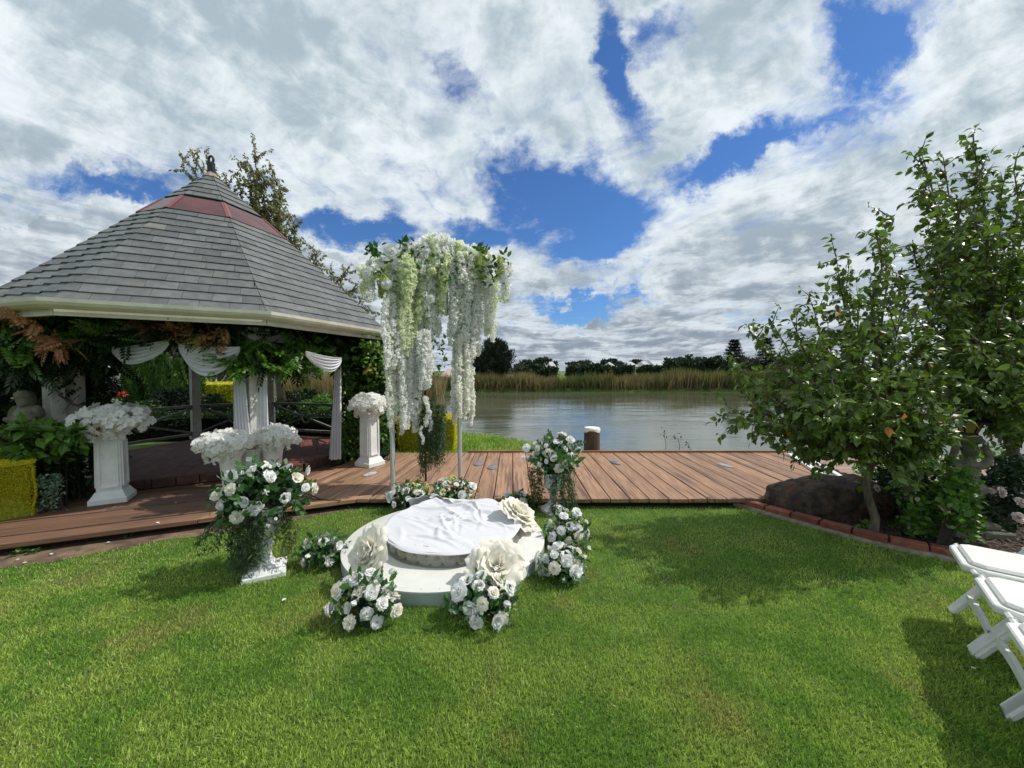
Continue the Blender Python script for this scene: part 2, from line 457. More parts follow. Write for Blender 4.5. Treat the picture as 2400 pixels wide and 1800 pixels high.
M['trail'] = mat('trailing_green', (.075, .13, .055), .5, isl=.5, trans=.25)
M['trailo'] = mat('trailing_olive', (.10, .12, .03), .55, isl=.5, trans=.3)
M['pear'] = mat('pear_leaf', (.115, .190, .030), .36, isl=.45, trans=.30, spec=.6)
M['pearo'] = mat('autumn_leaf', (.42, .16, .03), .5, isl=.3, trans=.3)
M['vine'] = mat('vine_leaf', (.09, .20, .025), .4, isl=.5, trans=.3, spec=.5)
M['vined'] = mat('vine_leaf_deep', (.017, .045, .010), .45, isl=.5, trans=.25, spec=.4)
M['vineb'] = mat('dried_leaf', (.42, .21, .11), .6, isl=.35, trans=.25)
M['viney'] = mat('yellowing_leaf', (.22, .22, .03), .5, isl=.35, trans=.3)
M['birch'] = mat('birch_leaf', (.24, .25, .12), .5, isl=.45, trans=.3)
M['bark'] = mat('grey_bark', (.16, .13, .09), .85, (.09, .075, .055), 22, var=.2, bump=.004, bs=40, stretch=(1, 1, .3))
M['barkd'] = mat('dark_bark', (.06, .045, .035), .85, (.03, .025, .02), 30, bump=.003, bs=60)
M['darkbrick'] = mat('dark_step_brick', (.10, .045, .030), .85, (.06, .03, .022), 12, var=.2, isl=.15, bump=.003, bs=80)
M['creamb'] = mat('cream_blossom', (.85, .82, .66), .7, isl=.08, trans=.4, spec=.2)
M['plaster'] = mat('white_plaster', (.76, .79, .79), .55, (.70, .71, .70), 7, var=.04, bump=.0015, bs=90, spec=.3)
M['paint'] = mat('cream_paint', (.70, .67, .58), .45, (.62, .59, .50), 5, var=.05, spec=.4)
M['post'] = mat('white_post_paint', (.66, .66, .62), .5, (.54, .53, .48), 6, var=.06, bump=.001, bs=50)
M['fabric'] = mat('white_fabric', (.80, .80, .83), .8, var=.04, vs=3, bump=.0006, bs=300, trans=.2, spec=.15)
M['cloth'] = mat('table_cloth', (.62, .62, .66), .75, var=.03, vs=4, bump=.0012, bs=26, spec=.15)
M['vinyl'] = mat('disc_top', (.69, .69, .65), .45, (.65, .65, .61), 4, var=.03, spec=.4, col3=(.62, .60, .54), v3=14, c3lo=.74, c3hi=.8)
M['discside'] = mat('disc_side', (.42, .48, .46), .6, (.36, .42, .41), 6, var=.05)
M['metal'] = mat('silver_pole', (.62, .64, .66), .38, var=.05, metal=.6, spec=.5)
M['plastic'] = mat('white_resin', (.78, .79, .78), .45, (.68, .69, .67), 9, var=.05, col3=(.52, .53, .47), v3=14, c3lo=.66, c3hi=.76, bump=.0004, bs=120, spec=.45)
M['cushion'] = mat('seat_vinyl', (.78, .77, .74), .5, (.72, .71, .68), 30, var=.03, bump=.0008, bs=160)
M['slate'] = mat('slate_shingle', (.125, .134, .134), .58, (.100, .108, .110), 9, var=.12, isl=.22, bump=.0022, bs=38, spec=.45, col3=(.15, .15, .135), v3=3.5, c3lo=.56, c3hi=.75)
M['slateg'] = mat('slate_underlay', (.02, .02, .02), .9)
M['rail'] = mat('shaded_rail_paint', (.24, .235, .21), .6, (.17, .165, .145), 8, var=.1)  # post paint darkened: the dim gazebo interior is put into the rail colour
M['redsky'] = mat('red_skylight', (.075, .028, .030), .34, (.12, .034, .036), 3, spec=.4, coat=.1)
M['redframe'] = mat('red_skylight_edge', (.19, .062, .058), .45)
M['black'] = mat('black_iron', (.012, .012, .012), .5)
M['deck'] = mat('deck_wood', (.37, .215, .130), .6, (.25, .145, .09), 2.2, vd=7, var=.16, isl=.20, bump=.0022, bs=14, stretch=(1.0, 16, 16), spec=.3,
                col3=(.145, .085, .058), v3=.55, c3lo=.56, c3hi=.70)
M['deckd'] = mat('deck_wood_dark_shade', (.185, .10, .062), .62, (.12, .068, .044), 2.2, vd=7, var=.18, isl=.22, bump=.0022, bs=14, stretch=(1.0, 16, 16), spec=.3, col3=(.10, .062, .045), v3=.6, c3lo=.55, c3hi=.70)  # left run: darker brown boards, with some of the shadow put into the colour
M['gapshade'] = mat('deck_frame', (.018, .011, .008), .9)  # near-black in place of the shade under the boards; also fills low hedge cores
M['oldwood'] = mat('weathered_wood', (.105, .068, .04), .8, (.05, .034, .022), 5, vd=6, var=.2, bump=.005, bs=30, stretch=(8, 8, .7))
M['greywood'] = mat('grey_weathered_wood', (.20, .18, .16), .85, (.12, .105, .09), 5, var=.2, bump=.004, bs=20, stretch=(1, 12, 12))
M['pinkwood'] = mat('pink_grey_wood', (.33, .22, .17), .8, (.25, .165, .13), 4, var=.15, isl=.12, bump=.002, bs=14, stretch=(1, 12, 12))
M['whitepaint'] = mat('worn_white_paint', (.80, .80, .78), .6, (.70, .69, .66), 18, var=.05, bump=.002, bs=60)
M['brick'] = mat('red_brick', (.25, .082, .05), .8, (.19, .06, .04), 16, var=.16, isl=.22, bump=.003, bs=90, col3=(.32, .22, .15), v3=9, c3lo=.6, c3hi=.72)
M['tile'] = mat('terracotta_paver', (.20, .066, .042), .7, (.13, .045, .032), 10, var=.14, isl=.18, bump=.002, bs=70)
M['mortar'] = mat('mortar', (.33, .29, .23), .95, (.24, .20, .155), 20, var=.15, bump=.006, bs=60)
M['soil'] = mat('bare_soil', (.135, .085, .055), .95, (.085, .052, .036), 9, var=.25, bump=.012, bs=45, col3=(.19, .13, .08), v3=3)
M['mulch'] = mat('mulch_ground', (.05, .032, .024), .95, (.025, .017, .013), 30, var=.3, bump=.02, bs=60)
M['chip'] = mat('mulch_chip', (.085, .052, .036), .9, isl=.6)
M['rock'] = mat('boulder_stone', (.105, .072, .055), .9, (.038, .030, .026), 9, vd=10, var=.35, bump=.03, bs=24, col3=(.15, .072, .042), v3=3.2, c3lo=.52, c3hi=.66)
M['lichen'] = mat('lichen', (.30, .31, .26), .95, var=.2, vs=30)
M['stone'] = mat('statue_stone', (.22, .215, .16), .9, (.12, .118, .08), 7, vd=7, var=.18, bump=.006, bs=50, col3=(.16, .16, .11), v3=5, c3lo=.55, c3hi=.7)
M['amber'] = mat('amber_glass', (.42, .27, .08), .25, (.30, .19, .06), 12, spec=.6)
M['rosepink'] = mat('pale_pink_rose', (.72, .60, .56), .6, isl=.08, trans=.25)
M['gold'] = mat('golden_foliage', (.72, .66, .03), .6, isl=.20, trans=.3)
M['goldin'] = mat('golden_hedge_core', (.35, .36, .015), .9, (.22, .25, .01), 30, var=.3, bump=.02, bs=60)
M['cable'] = mat('black_cable', (.01, .01, .01), .5)
M['lens'] = mat('clear_lens', (.45, .47, .50), .15, (.33, .35, .38), 14, spec=.8)
M['lensd'] = mat('dark_lens', (.12, .125, .15), .2, (.20, .20, .22), 14, spec=.8)
M['reed'] = mat('reed_green', (.10, .125, .035), .7, isl=.5, trans=.3)
M['reedt'] = mat('reed_straw', (.22, .175, .085), .75, isl=.4, trans=.3)
M['far1'] = mat('far_foliage', (.028, .048, .022), .8, isl=.45, trans=.1)
M['far2'] = mat('far_gum_foliage', (.065, .078, .05), .8, isl=.4, trans=.1)
M['pine'] = mat('pine_foliage', (.016, .030, .016), .7, isl=.4)
M['cyp'] = mat('cypress_foliage', (.06, .13, .025), .6, isl=.4, trans=.2)
M['roofw'] = mat('white_roof', (.46, .46, .46), .5)
M['wallw'] = mat('far_wall', (.52, .46, .40), .8)
M['roofr'] = mat('far_pink_roof', (.42, .31, .27), .8)
M['window'] = mat('far_window', (.04, .05, .06), .2)
M['red'] = mat('red_flower', (.55, .06, .03), .6, isl=.3)
# ================================================================== GROUND, POND, LAWN
DZ = 0.11     # deck top
FZ = 0.22     # gazebo floor
def poly_sd(X, Y, poly):
    """signed distance, negative inside"""
    pts = np.array(poly, float); n = len(pts); d = np.full(X.shape, 1e9); ins = np.zeros(X.shape, bool)
    for i in range(n):
        a, b = pts[i], pts[(i + 1) % n]; e = b - a
        wx, wy = X - a[0], Y - a[1]; t = np.clip((wx * e[0] + wy * e[1]) / (e @ e), 0, 1)
        d = np.minimum(d, np.hypot(wx - e[0] * t, wy - e[1] * t))
        c = ((a[1] > Y) != (b[1] > Y)) & (X < (b[0] - a[0]) * (Y - a[1]) / (b[1] - a[1] + 1e-12) + a[0]); ins ^= c
    return np.where(ins, -d, d)
WZ = -0.45
pond = [(1.2, 6.75), (.55, 7.6), (.1, 8.2), (-.55, 8.75), (-1.2, 9.1), (-1.7, 10.2), (-2.6, 13), (-4.6, 18), (-7.5, 24), (-9, 30), (-6, 33.5), (2, 34.8), (14, 35), (30, 35.5), (52, 36),
        (70, 30), (70, 5.0), (20, 3.8), (12.5, 4.3), (8.8, 5.2), (6.6, 6.2), (4.6, 6.75), (3, 6.75)]
def axis(lo, hi, fine_lo, fine_hi, step, grow=1.12):
    a = list(np.arange(fine_lo, fine_hi + 1e-6, step)); s = step; v = fine_hi
    while v < hi: s *= grow; v += s; a.append(v)
    s = step; v = fine_lo; b = []
    while v > lo: s *= grow; v -= s; b.append(v)
    return np.array(b[::-1] + a)
gx = axis(-500, 500, -9, 12, .22); gy = axis(-60, 900, -1, 12, .22)
gx = np.unique(np.concatenate([gx, np.arange(12, 72, 2.0)])); gy = np.unique(np.concatenate([gy, np.arange(30, 40, .4), np.arange(12, 30, 1.0)]))
GX, GY = np.meshgrid(gx, gy)
sdp = poly_sd(GX, GY, pond)
t_ = np.clip((-sdp + .12) / .75, 0, 1); H = -1.15 * t_ * t_ * (3 - 2 * t_)
near_flat = GY < 7
H += np.where(GY > 30, np.clip((GY - 34) / 14, 0, 1) * .15, 0) - np.where((sdp > .0) & (GY > 20), .12, 0)
V = np.stack([GX, GY, H], -1).reshape(-1, 3); nx, ny = len(gx), len(gy)
ii = (np.arange(ny - 1)[:, None] * nx + np.arange(nx - 1)[None, :]).ravel()
F = np.stack([ii, ii + 1, ii + 1 + nx, ii + nx], -1).astype(np.int32).ravel()
M['lawn'] = mat('lawn_ground', (.085, .14, .018), .9, (.06, .105, .015), 5, var=.25, bump=.01, bs=70, col3=(.14, .14, .05), v3=1.3, c3lo=.55, c3hi=.75)
g_me = newmesh('ground', V, F, [M['lawn']], smooth=True, sizes=np.full(len(ii), 4, np.int32))
tag(obj('ground', g_me), kind='structure')

wm = bpy.data.materials.new('pond_water'); wm.use_nodes = True; t = wm.node_tree; b = t.nodes['Principled BSDF']
b.inputs['Base Color'].default_value = (.09, .085, .045, 1); b.inputs['Roughness'].default_value = .07
b.inputs['IOR'].default_value = 1.33; b.inputs['Specular IOR Level'].default_value = .7
tcw = N(t, 'ShaderNodeTexCoord'); mpw = N(t, 'ShaderNodeMapping'); mpw.inputs['Scale'].default_value = (.55, 1.25, 1)
t.links.new(tcw.outputs['Object'], mpw.inputs['Vector'])
n1 = noise_(t, mpw.outputs[0], 3.2, 4, .55, .6); n2 = noise_(t, mpw.outputs[0], .5, 2, .5, .3)
hh = math_(t, 'ADD', math_(t, 'MULTIPLY', n1.outputs[0], maprange(t, n2.outputs[0], .35, .65, .25, 1.0)), math_(t, 'MULTIPLY', n2.outputs[0], .8))
bw = N(t, 'ShaderNodeBump'); bw.inputs['Strength'].default_value = 1; bw.inputs['Distance'].default_value = .015
t.links.new(hh, bw.inputs['Height']); t.links.new(bw.outputs[0], b.inputs['Normal'])
n4 = noise_(t, mpw.outputs[0], .12, 3, .5, .5)
t.links.new(mixc(t, maprange(t, n4.outputs[0], .35, .65), (.080, .080, .038), (.115, .125, .09)), b.inputs['Base Color'])
wo = obj('pond_water', newmesh('pond_water', [(-12, 6, WZ), (75, 3, WZ), (75, 38, WZ), (-12, 38, WZ)], [(0, 1, 2, 3)], [wm])); tag(wo, kind='structure')

# edges of the deck
E0 = np.array([-1.69, 4.12]); EU = np.array([math.cos(R(24.4)), math.sin(R(24.4))]); EN = np.array([-EU[1], EU[0]])
FY = 4.12; BY = 6.45
def edge(s): return E0 + EU * s
# bare soil strip in front of the left deck run
mb = MB()
soil_out = []
for k in range(41):
    s = -9 + 9.0 * k / 40; w = .10 + .22 * min(1, max(0, -s - .6) / 2.5) + .03 * math.sin(s * 5) + .02 * math.sin(s * 13)
    if s > -.5: w *= max(.1, -s * 2)
    soil_out.append((edge(s), edge(s) - EN * w))
for (a, c), (a2, c2) in zip(soil_out[:-1], soil_out[1:]):
    a_, a2_ = a + EN * .3, a2 + EN * .3
    mb.add([(*a_, .006), (*c, .004), (*c2, .004), (*a2_, .006)], [(0, 1, 2, 3)])
tag(mb.build('bare_soil', M['soil']), kind='structure')

# mulch bed and brick edging on the right
ed = [G(*p)[:2] for p in ((1690, 1172), (1740, 1186), (1800, 1204), (1880, 1227), (1960, 1249), (2050, 1273), (2140, 1293), (2230, 1312), (2320, 1334))]
ed += [ed[-1] + np.array([.6, -.26]), ed[-1] + np.array([1.6, -.6]), ed[-1] + np.array([3.0, -.9])]
def arc(pts):
    P_ = [Vector((*p, 0)) for p in pts]; ds = [0]
    for a, c in zip(P_[:-1], P_[1:]): ds.append(ds[-1] + (c - a).length)
    def at(s):
        for i in range(len(ds) - 1):
            if s <= ds[i + 1] or i == len(ds) - 2:
                t = (s - ds[i]) / (ds[i + 1] - ds[i]); q = P_[i].lerp(P_[i + 1], t)
                t0 = (P_[i + 1] - P_[max(i - 1, 0)] if t < .5 else P_[min(i + 2, len(P_) - 1)] - P_[i]).normalized()
                return q, t0
    return at, ds[-1]
at, edlen = arc(ed)
bedpoly = [tuple(p) for p in ed] + [(9.5, 2.0), (12, 4.0), (8.8, 5.1), (6.6, 6.0), (4.7, 6.4), (4.2, 5.2), (3.75, 4.12), (2.6, 4.14)]
mb = MB(); n = len(bedpoly); cx = np.mean([p[0] for p in bedpoly]); cy = np.mean([p[1] for p in bedpoly])
mb.add([(*p, .012) for p in bedpoly], [tuple(range(n))])
tag(mb.build('garden_bed', M['mulch']), kind='structure')
# mulch chips lying on the bed
NX = 14000
xs = rng.uniform(2.0, 6.5, NX); ys = rng.uniform(2.4, 5.4, NX); ok = poly_sd(xs, ys, bedpoly) < -.08
T = np.stack([xs[ok], ys[ok], np.full(ok.sum(), .018)], -1); nT = len(T)
Rm = frames(np.stack([rng.normal(size=nT), rng.normal(size=nT), rng.normal(size=nT) * .25], -1), np.tile((0, 0, 1.), (nT, 1)), rng.uniform(.02, .055, nT))
scatter(None, 'mulch_chips', tmpl([(-.18, 0, 0), (.18, 0, 0), (.14, 1, .05), (-.12, .9, .1)], [(0, 1, 2, 3)]), Rm, T, [M['chip']])
be = thing('brick_edging', 'curved row of red bricks on a mortar base edging the garden bed', 'edging', (*ed[0], 0))
mb = MB(); prev = None
k = 0
while k * .1 < edlen - .12:
    q, tt = at(k * .1); nn = Vector((-tt.y, tt.x, 0)); j = .008 * math.sin(k * 1.7) + .006 * math.sin(k * 4.1)
    cur = [q - nn * (.075 + j) + Vector((0, 0, -.02)), q - nn * (.06 + j) + Vector((0, 0, .035)), q + nn * .06 + Vector((0, 0, .04)), q + nn * .07 + Vector((0, 0, -.02))]
    if prev:
        mb.add([*prev, *cur], [(0, 4, 5, 1), (1, 5, 6, 2), (2, 6, 7, 3)])
    prev = cur; k += 1
mb.build('mortar_base', M['mortar'], be)
s = .02
while s < edlen - .3:
    q, tt = at(s + .11); a = math.atan2(tt.y, tt.x) + rnd.uniform(-.03, .03); nn = Vector((-tt.y, tt.x, 0)); L_ = .222
    c = q + nn * (.012 + rnd.uniform(-.006, .006))
    m_ = MB(); m_.box((0, 0, 0), (L_, .105, .055))
    me = bpy.data.meshes.get('brick_mesh')
    o = m_.build('brick', M['brick'], None, world=False, bevel=.007); o.parent = be
    o.location = Vector((c.x, c.y, .055 + rnd.uniform(-.004, .005))) - be.location; o.rotation_euler = (rnd.uniform(-.04, .04), rnd.uniform(-.02, .02), a)
    s += L_ + .012

# ================================================================== DECK
deck = obj('timber_deck', None, loc=(0, 4.12, 0)); tag(deck, 'reddish brown timber deck of wide boards along the pond and gazebo', kind='structure')
def board(poly, dirv, z1=DZ, th=.045, name='deck_board', m=None, parent=None, zj=.002):
    parent = parent or deck
    c = np.mean(np.array(poly), axis=0); a = math.atan2(dirv[1], dirv[0]); cs, sn = math.cos(-a), math.sin(-a)
    loc = [((p[0] - c[0]) * cs - (p[1] - c[1]) * sn, (p[0] - c[0]) * sn + (p[1] - c[1]) * cs) for p in poly]
    area = sum(loc[i][0] * loc[(i + 1) % len(loc)][1] - loc[(i + 1) % len(loc)][0] * loc[i][1] for i in range(len(loc)))
    if area < 0: loc = loc[::-1]
    o = MB().prism(loc, -th, 0).build(name, m or M['deck'], None, world=False, bevel=.005)
    w = worldloc(parent); o.parent = parent; o.location = (c[0] - w[0], c[1] - w[1], z1 - w[2] + rnd.uniform(-zj, zj)); o.rotation_euler = (rnd.uniform(-.002, .002), 0, a)
    return o
g = .0055
SPW = .2115
# right run: boards square to the front edge
def right_x(y): return 3.88 + (y - FY) * (4.62 - 3.88) / (BY - FY)
k = 0
while True:
    x0 = .01 + SPW * (k - 3); x1 = x0 + SPW
    if x0 > 4.6: break
    y0, y1 = FY + rnd.uniform(-.006, .006), BY + rnd.uniform(-.01, .01)
    if x1 < right_x(FY): pl = [(x0 + g, y0), (x1 - g, y0), (x1 - g, y1), (x0 + g, y1)]
    else:
        ya = FY + max(0, (x0 - 3.88)) / (.74) * (BY - FY); yb = FY + max(0, (x1 - 3.88)) / .74 * (BY - FY); yb = min(yb, BY - .02)
        pl = [(x0 + g, max(ya, FY)), (x1 - g, yb), (x1 - g, y1), (x0 + g, y1)]
    board(pl, (0, 1)); k += 1
xr0 = .01 - 3 * SPW
# fan: boards turning towards the gazebo
def fpt(u):   # along front edge, u metres to the left of xr0
    x = xr0 - u
    if x > E0[0]: return np.array([x, FY])
    return edge(-(E0[0] - x) / EU[0])
NF = 10; fu = 2.32 / NF; seam_f = fpt(NF * fu); seam_b = np.array([xr0 - 1.72, BY])
for i in range(NF):
    f0, f1 = fpt(i * fu), fpt((i + 1) * fu); b0 = np.array([xr0 - 1.72 * i / NF, BY]); b1 = np.array([xr0 - 1.72 * (i + 1) / NF, BY])
    e = (f1 - f0) / np.linalg.norm(f1 - f0) * g; off = np.array([0, .125]) if i > 3 else np.array([0, 0.0])
    board([f0 + e + off, b0 + (-g, 0), b1 + (g, 0), f1 - e + off], b0 - f0)
# border boards closing the angled front edge of the fan
ef = fpt(4 * fu); 
for a_, b_ in ((ef, np.array(E0)), (np.array(E0), fpt(8 * fu)), (fpt(8 * fu), seam_f)):
    d_ = (b_ - a_) / np.linalg.norm(b_ - a_)
    board([a_ + d_ * .002, b_ - d_ * .002, b_ - d_ * .002 + (0, .118), a_ + d_ * .002 + (0, .118)], d_)
# left run: boards parallel to the angled edge
sv = seam_b - seam_f; sv /= np.linalg.norm(sv)
def seam_s(nv):   # along-edge coordinate where the offset line nv meets the seam
    p = E0 + EN * nv; A = np.array([[EU[0], -sv[0]], [EU[1], -sv[1]]]); r = np.linalg.solve(A, seam_f - p); return r[0]
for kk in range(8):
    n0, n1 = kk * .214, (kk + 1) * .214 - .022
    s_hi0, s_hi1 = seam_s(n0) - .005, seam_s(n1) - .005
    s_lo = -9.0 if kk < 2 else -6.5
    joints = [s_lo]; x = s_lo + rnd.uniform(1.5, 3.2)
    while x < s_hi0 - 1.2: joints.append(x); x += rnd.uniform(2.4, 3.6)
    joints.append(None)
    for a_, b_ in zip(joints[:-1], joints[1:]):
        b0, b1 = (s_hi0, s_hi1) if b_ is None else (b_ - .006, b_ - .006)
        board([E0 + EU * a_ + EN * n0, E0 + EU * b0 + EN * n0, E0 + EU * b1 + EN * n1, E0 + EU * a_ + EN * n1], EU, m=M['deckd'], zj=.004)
mb = MB()   # recessed frame below the boards, its near-black colour standing in for gap shade
fr = [edge(-9) + EN * .10, edge(-.02) + EN * .10, (E0[0] + .02, FY + .10), (3.8, FY + .10), (4.5, BY - .05), (-2.2, BY - .05), (-2.6, 9.0), (-9.5, 4.0)]
mb.prism(fr, -.05, DZ - .05)
mb.build('deck_frame', M['gapshade'], deck)
o = MB().bar((4.62, BY + .01, .085), (-.75, BY + .01, .085), .03, .12).build('edge_board', M['deck'], deck)

# lens lights let into the deck boards and the white edge posts
def deck_light(px, py, rx, ry, rz, m, lab):
    c = G(px, py, DZ); mb = MB(); n = 20
    prof = [(1.0, 0), (1.0, .010), (.86, .018), (.5, .024), (.01, .026)]
    V = []; F = []
    for (r, z) in prof:
        for k in range(n):
            a = 2 * math.pi * k / n; V.append((c[0] + r * (rx * math.cos(a) * math.cos(rz) - ry * math.sin(a) * math.sin(rz)), c[1] + r * (rx * math.cos(a) * math.sin(rz) + ry * math.sin(a) * math.cos(rz)), DZ + z))
    for i in range(len(prof) - 1):
        for k in range(n): F.append((i * n + k, i * n + (k + 1) % n, (i + 1) * n + (k + 1) % n, (i + 1) * n + k))
    mb.add(V, F); o = mb.build('deck_light', m, smooth=True)
    tag(o, lab, 'light', 'oval lights set into the deck boards')
deck_light(867, 1112, .115, .055, R(62), M['lens'], 'clear oval deck light between the pedestal and the left silver pole')
deck_light(1122, 1088, .125, .07, R(80), M['lensd'], 'dark oval deck light just right of the right silver pole')
deck_light(1154, 1096, .125, .07, R(84), M['lensd'], 'dark oval deck light nearer the tall urn, second of a close pair')
deck_light(1442, 1085, .13, .06, R(100), M['lensd'], 'dark oval deck light in front of the mooring post')
deck_light(1698, 1092, .12, .05, R(110), M['lens'], 'pale oval deck light furthest towards the jetty end')
# cable across the boards
pts = [G(*p, DZ + .008) for p in ((700, 1150), (722, 1158), (742, 1166), (752, 1170), (775, 1172), (800, 1172))]
tag(MB().tube(pts, .005, 5).build('power_cable', M['cable'], smooth=True), 'thin black cable lying across the deck boards', 'cable')
pts = [G(*p, DZ + .008) for p in ((690, 1156), (715, 1162), (735, 1170), (748, 1171))]
MB_ = MB().tube(pts, .004, 5).build('power_cable', M['cable'], smooth=True); tag(MB_, 'short second black cable joining the long one on the deck', 'cable')

# mooring post with a white painted top
def mooring(c, r, z0, z1, lab, lean=0):
    th_ = thing('mooring_post', lab, 'post', (c[0], c[1], z0), group='timber mooring posts at the water edge')
    mb = MB(); n = 14; prof = [(r, 0), (r * 1.02, (z1 - z0) * .5), (r, z1 - z0 - .03), (r * .985, z1 - z0 - .02)]
    mb.lathe(prof, n, c=(c[0], c[1], z0)); mb.build('shaft', M['oldwood'], th_, smooth=True)
    mb = MB(); mb.lathe([(r * 1.04, z1 - z0 - .075), (r * 1.05, z1 - z0 - .012), (r * .93, z1 - z0 + .008), (.02, z1 - z0 + .012)], 14, c=(c[0], c[1], z0)); o = mb.build('painted_top', M['whitepaint'], th_, smooth=True)
    me = o.data
    for v in me.vertices:
        if v.co.z < z1 - z0 - .05: v.co.z += .035 * (.5 + .5 * math.sin(3 * math.atan2(v.co.y, v.co.x) + 1)) + rnd.uniform(-.01, .01)
    return th_
mooring(P(1387, 1060, 6.62), .135, -1.0, 1.5 - (1003 - 868) * 6.62 / 901, 'thick timber mooring post with white top in the middle of the deck edge')
mooring(P(1884, 1060, 6.75), .115, -1.0, 1.5 - (1040 - 868) * 6.75 / 901, 'mooring post with white top half hidden behind the pear tree branches')

# jetty ramp beyond the deck end
ramp = thing('jetty_ramp', 'grey weathered ramp with white painted edges leading off the deck end', 'ramp', (4.7, 5.4, 0))
def zb(px, py, z=DZ): return G(px, py, z)
a0, a1 = G(1852, 1065, DZ + .02), G(1930, 1114, DZ + .02)
ax = (a1 - a0) / np.linalg.norm(a1 - a0)
MB().bar(a0, a1 + ax * .6, .07, .03).build('white_edge', M['whitepaint'], ramp)
b0, b1 = G(1905, 1080, DZ - .02), G(1965, 1114, DZ - .02)
MB().bar(b0, b1 + ax * .5, .06, .03).build('white_edge', M['whitepaint'], ramp)
mid0, mid1 = (a0 + b0) / 2, (a1 + b1) / 2; wd = .24
MB().bar(mid0 + (0, 0, -.05), mid1 + ax * .5 + (0, 0, -.05), wd, .05).build('ramp_plank', M['greywood'], ramp)
j = thing('lower_jetty', 'lower pinkish timber jetty platform beyond the ramp by the water', 'jetty', (6, 5.6, 0))
for k in range(9):
    y0 = 5.0 + k * .17
    board([(4.75, y0), (7.6, y0), (7.6, y0 + .162), (4.75 + .03 * k, y0 + .162)], (1, 0), z1=.03, name='jetty_board', m=M['pinkwood'], parent=j)

# ================================================================== GAZEBO
GC = np.array([-4.49, 5.85]); GR = 2.518; APEX = 4.45; EAVE = 2.108
ang = [R(a) for a in (-42.5, 10.9, 47.5, 100.9, 137.5, 190.9, 250.0, 280.9)]; GF = (1, 1, 1, 1, 1, 1, .896, 1)      # 0 = corner nearest the arch (B), 1 = C, 7 = A
def gp(k, r, z): a = ang[k % 8]; r = r * GF[k % 8]; return np.array([GC[0] + r * math.cos(a), GC[1] + r * math.sin(a), z])
gz = thing('gazebo', 'white octagonal gazebo with a grey slate roof and brick paved floor', 'gazebo', (GC[0], GC[1], 0))
roof = MB()
for k in range(8): roof.add([gp(k, GR - .01, EAVE + .0), gp(k + 1, GR - .01, EAVE + .0), (GC[0], GC[1], APEX - .01)], [(0, 1, 2)])
for k in range(8): roof.add([gp(k, GR - .02, EAVE - .03), gp(k + 1, GR - .02, EAVE - .03), (GC[0], GC[1], APEX - .12)], [(2, 1, 0)])
roof_o = roof.build('roof', M['slateg'], gz)
rest = MB(); parts_left = 300
rise = APEX - EAVE
SK0, SK1 = .60, .72
order_faces = [7, 0, 6, 1, 5, 2, 3, 4]    # face k is between corner k and k+1; 7 = front, 0 = right
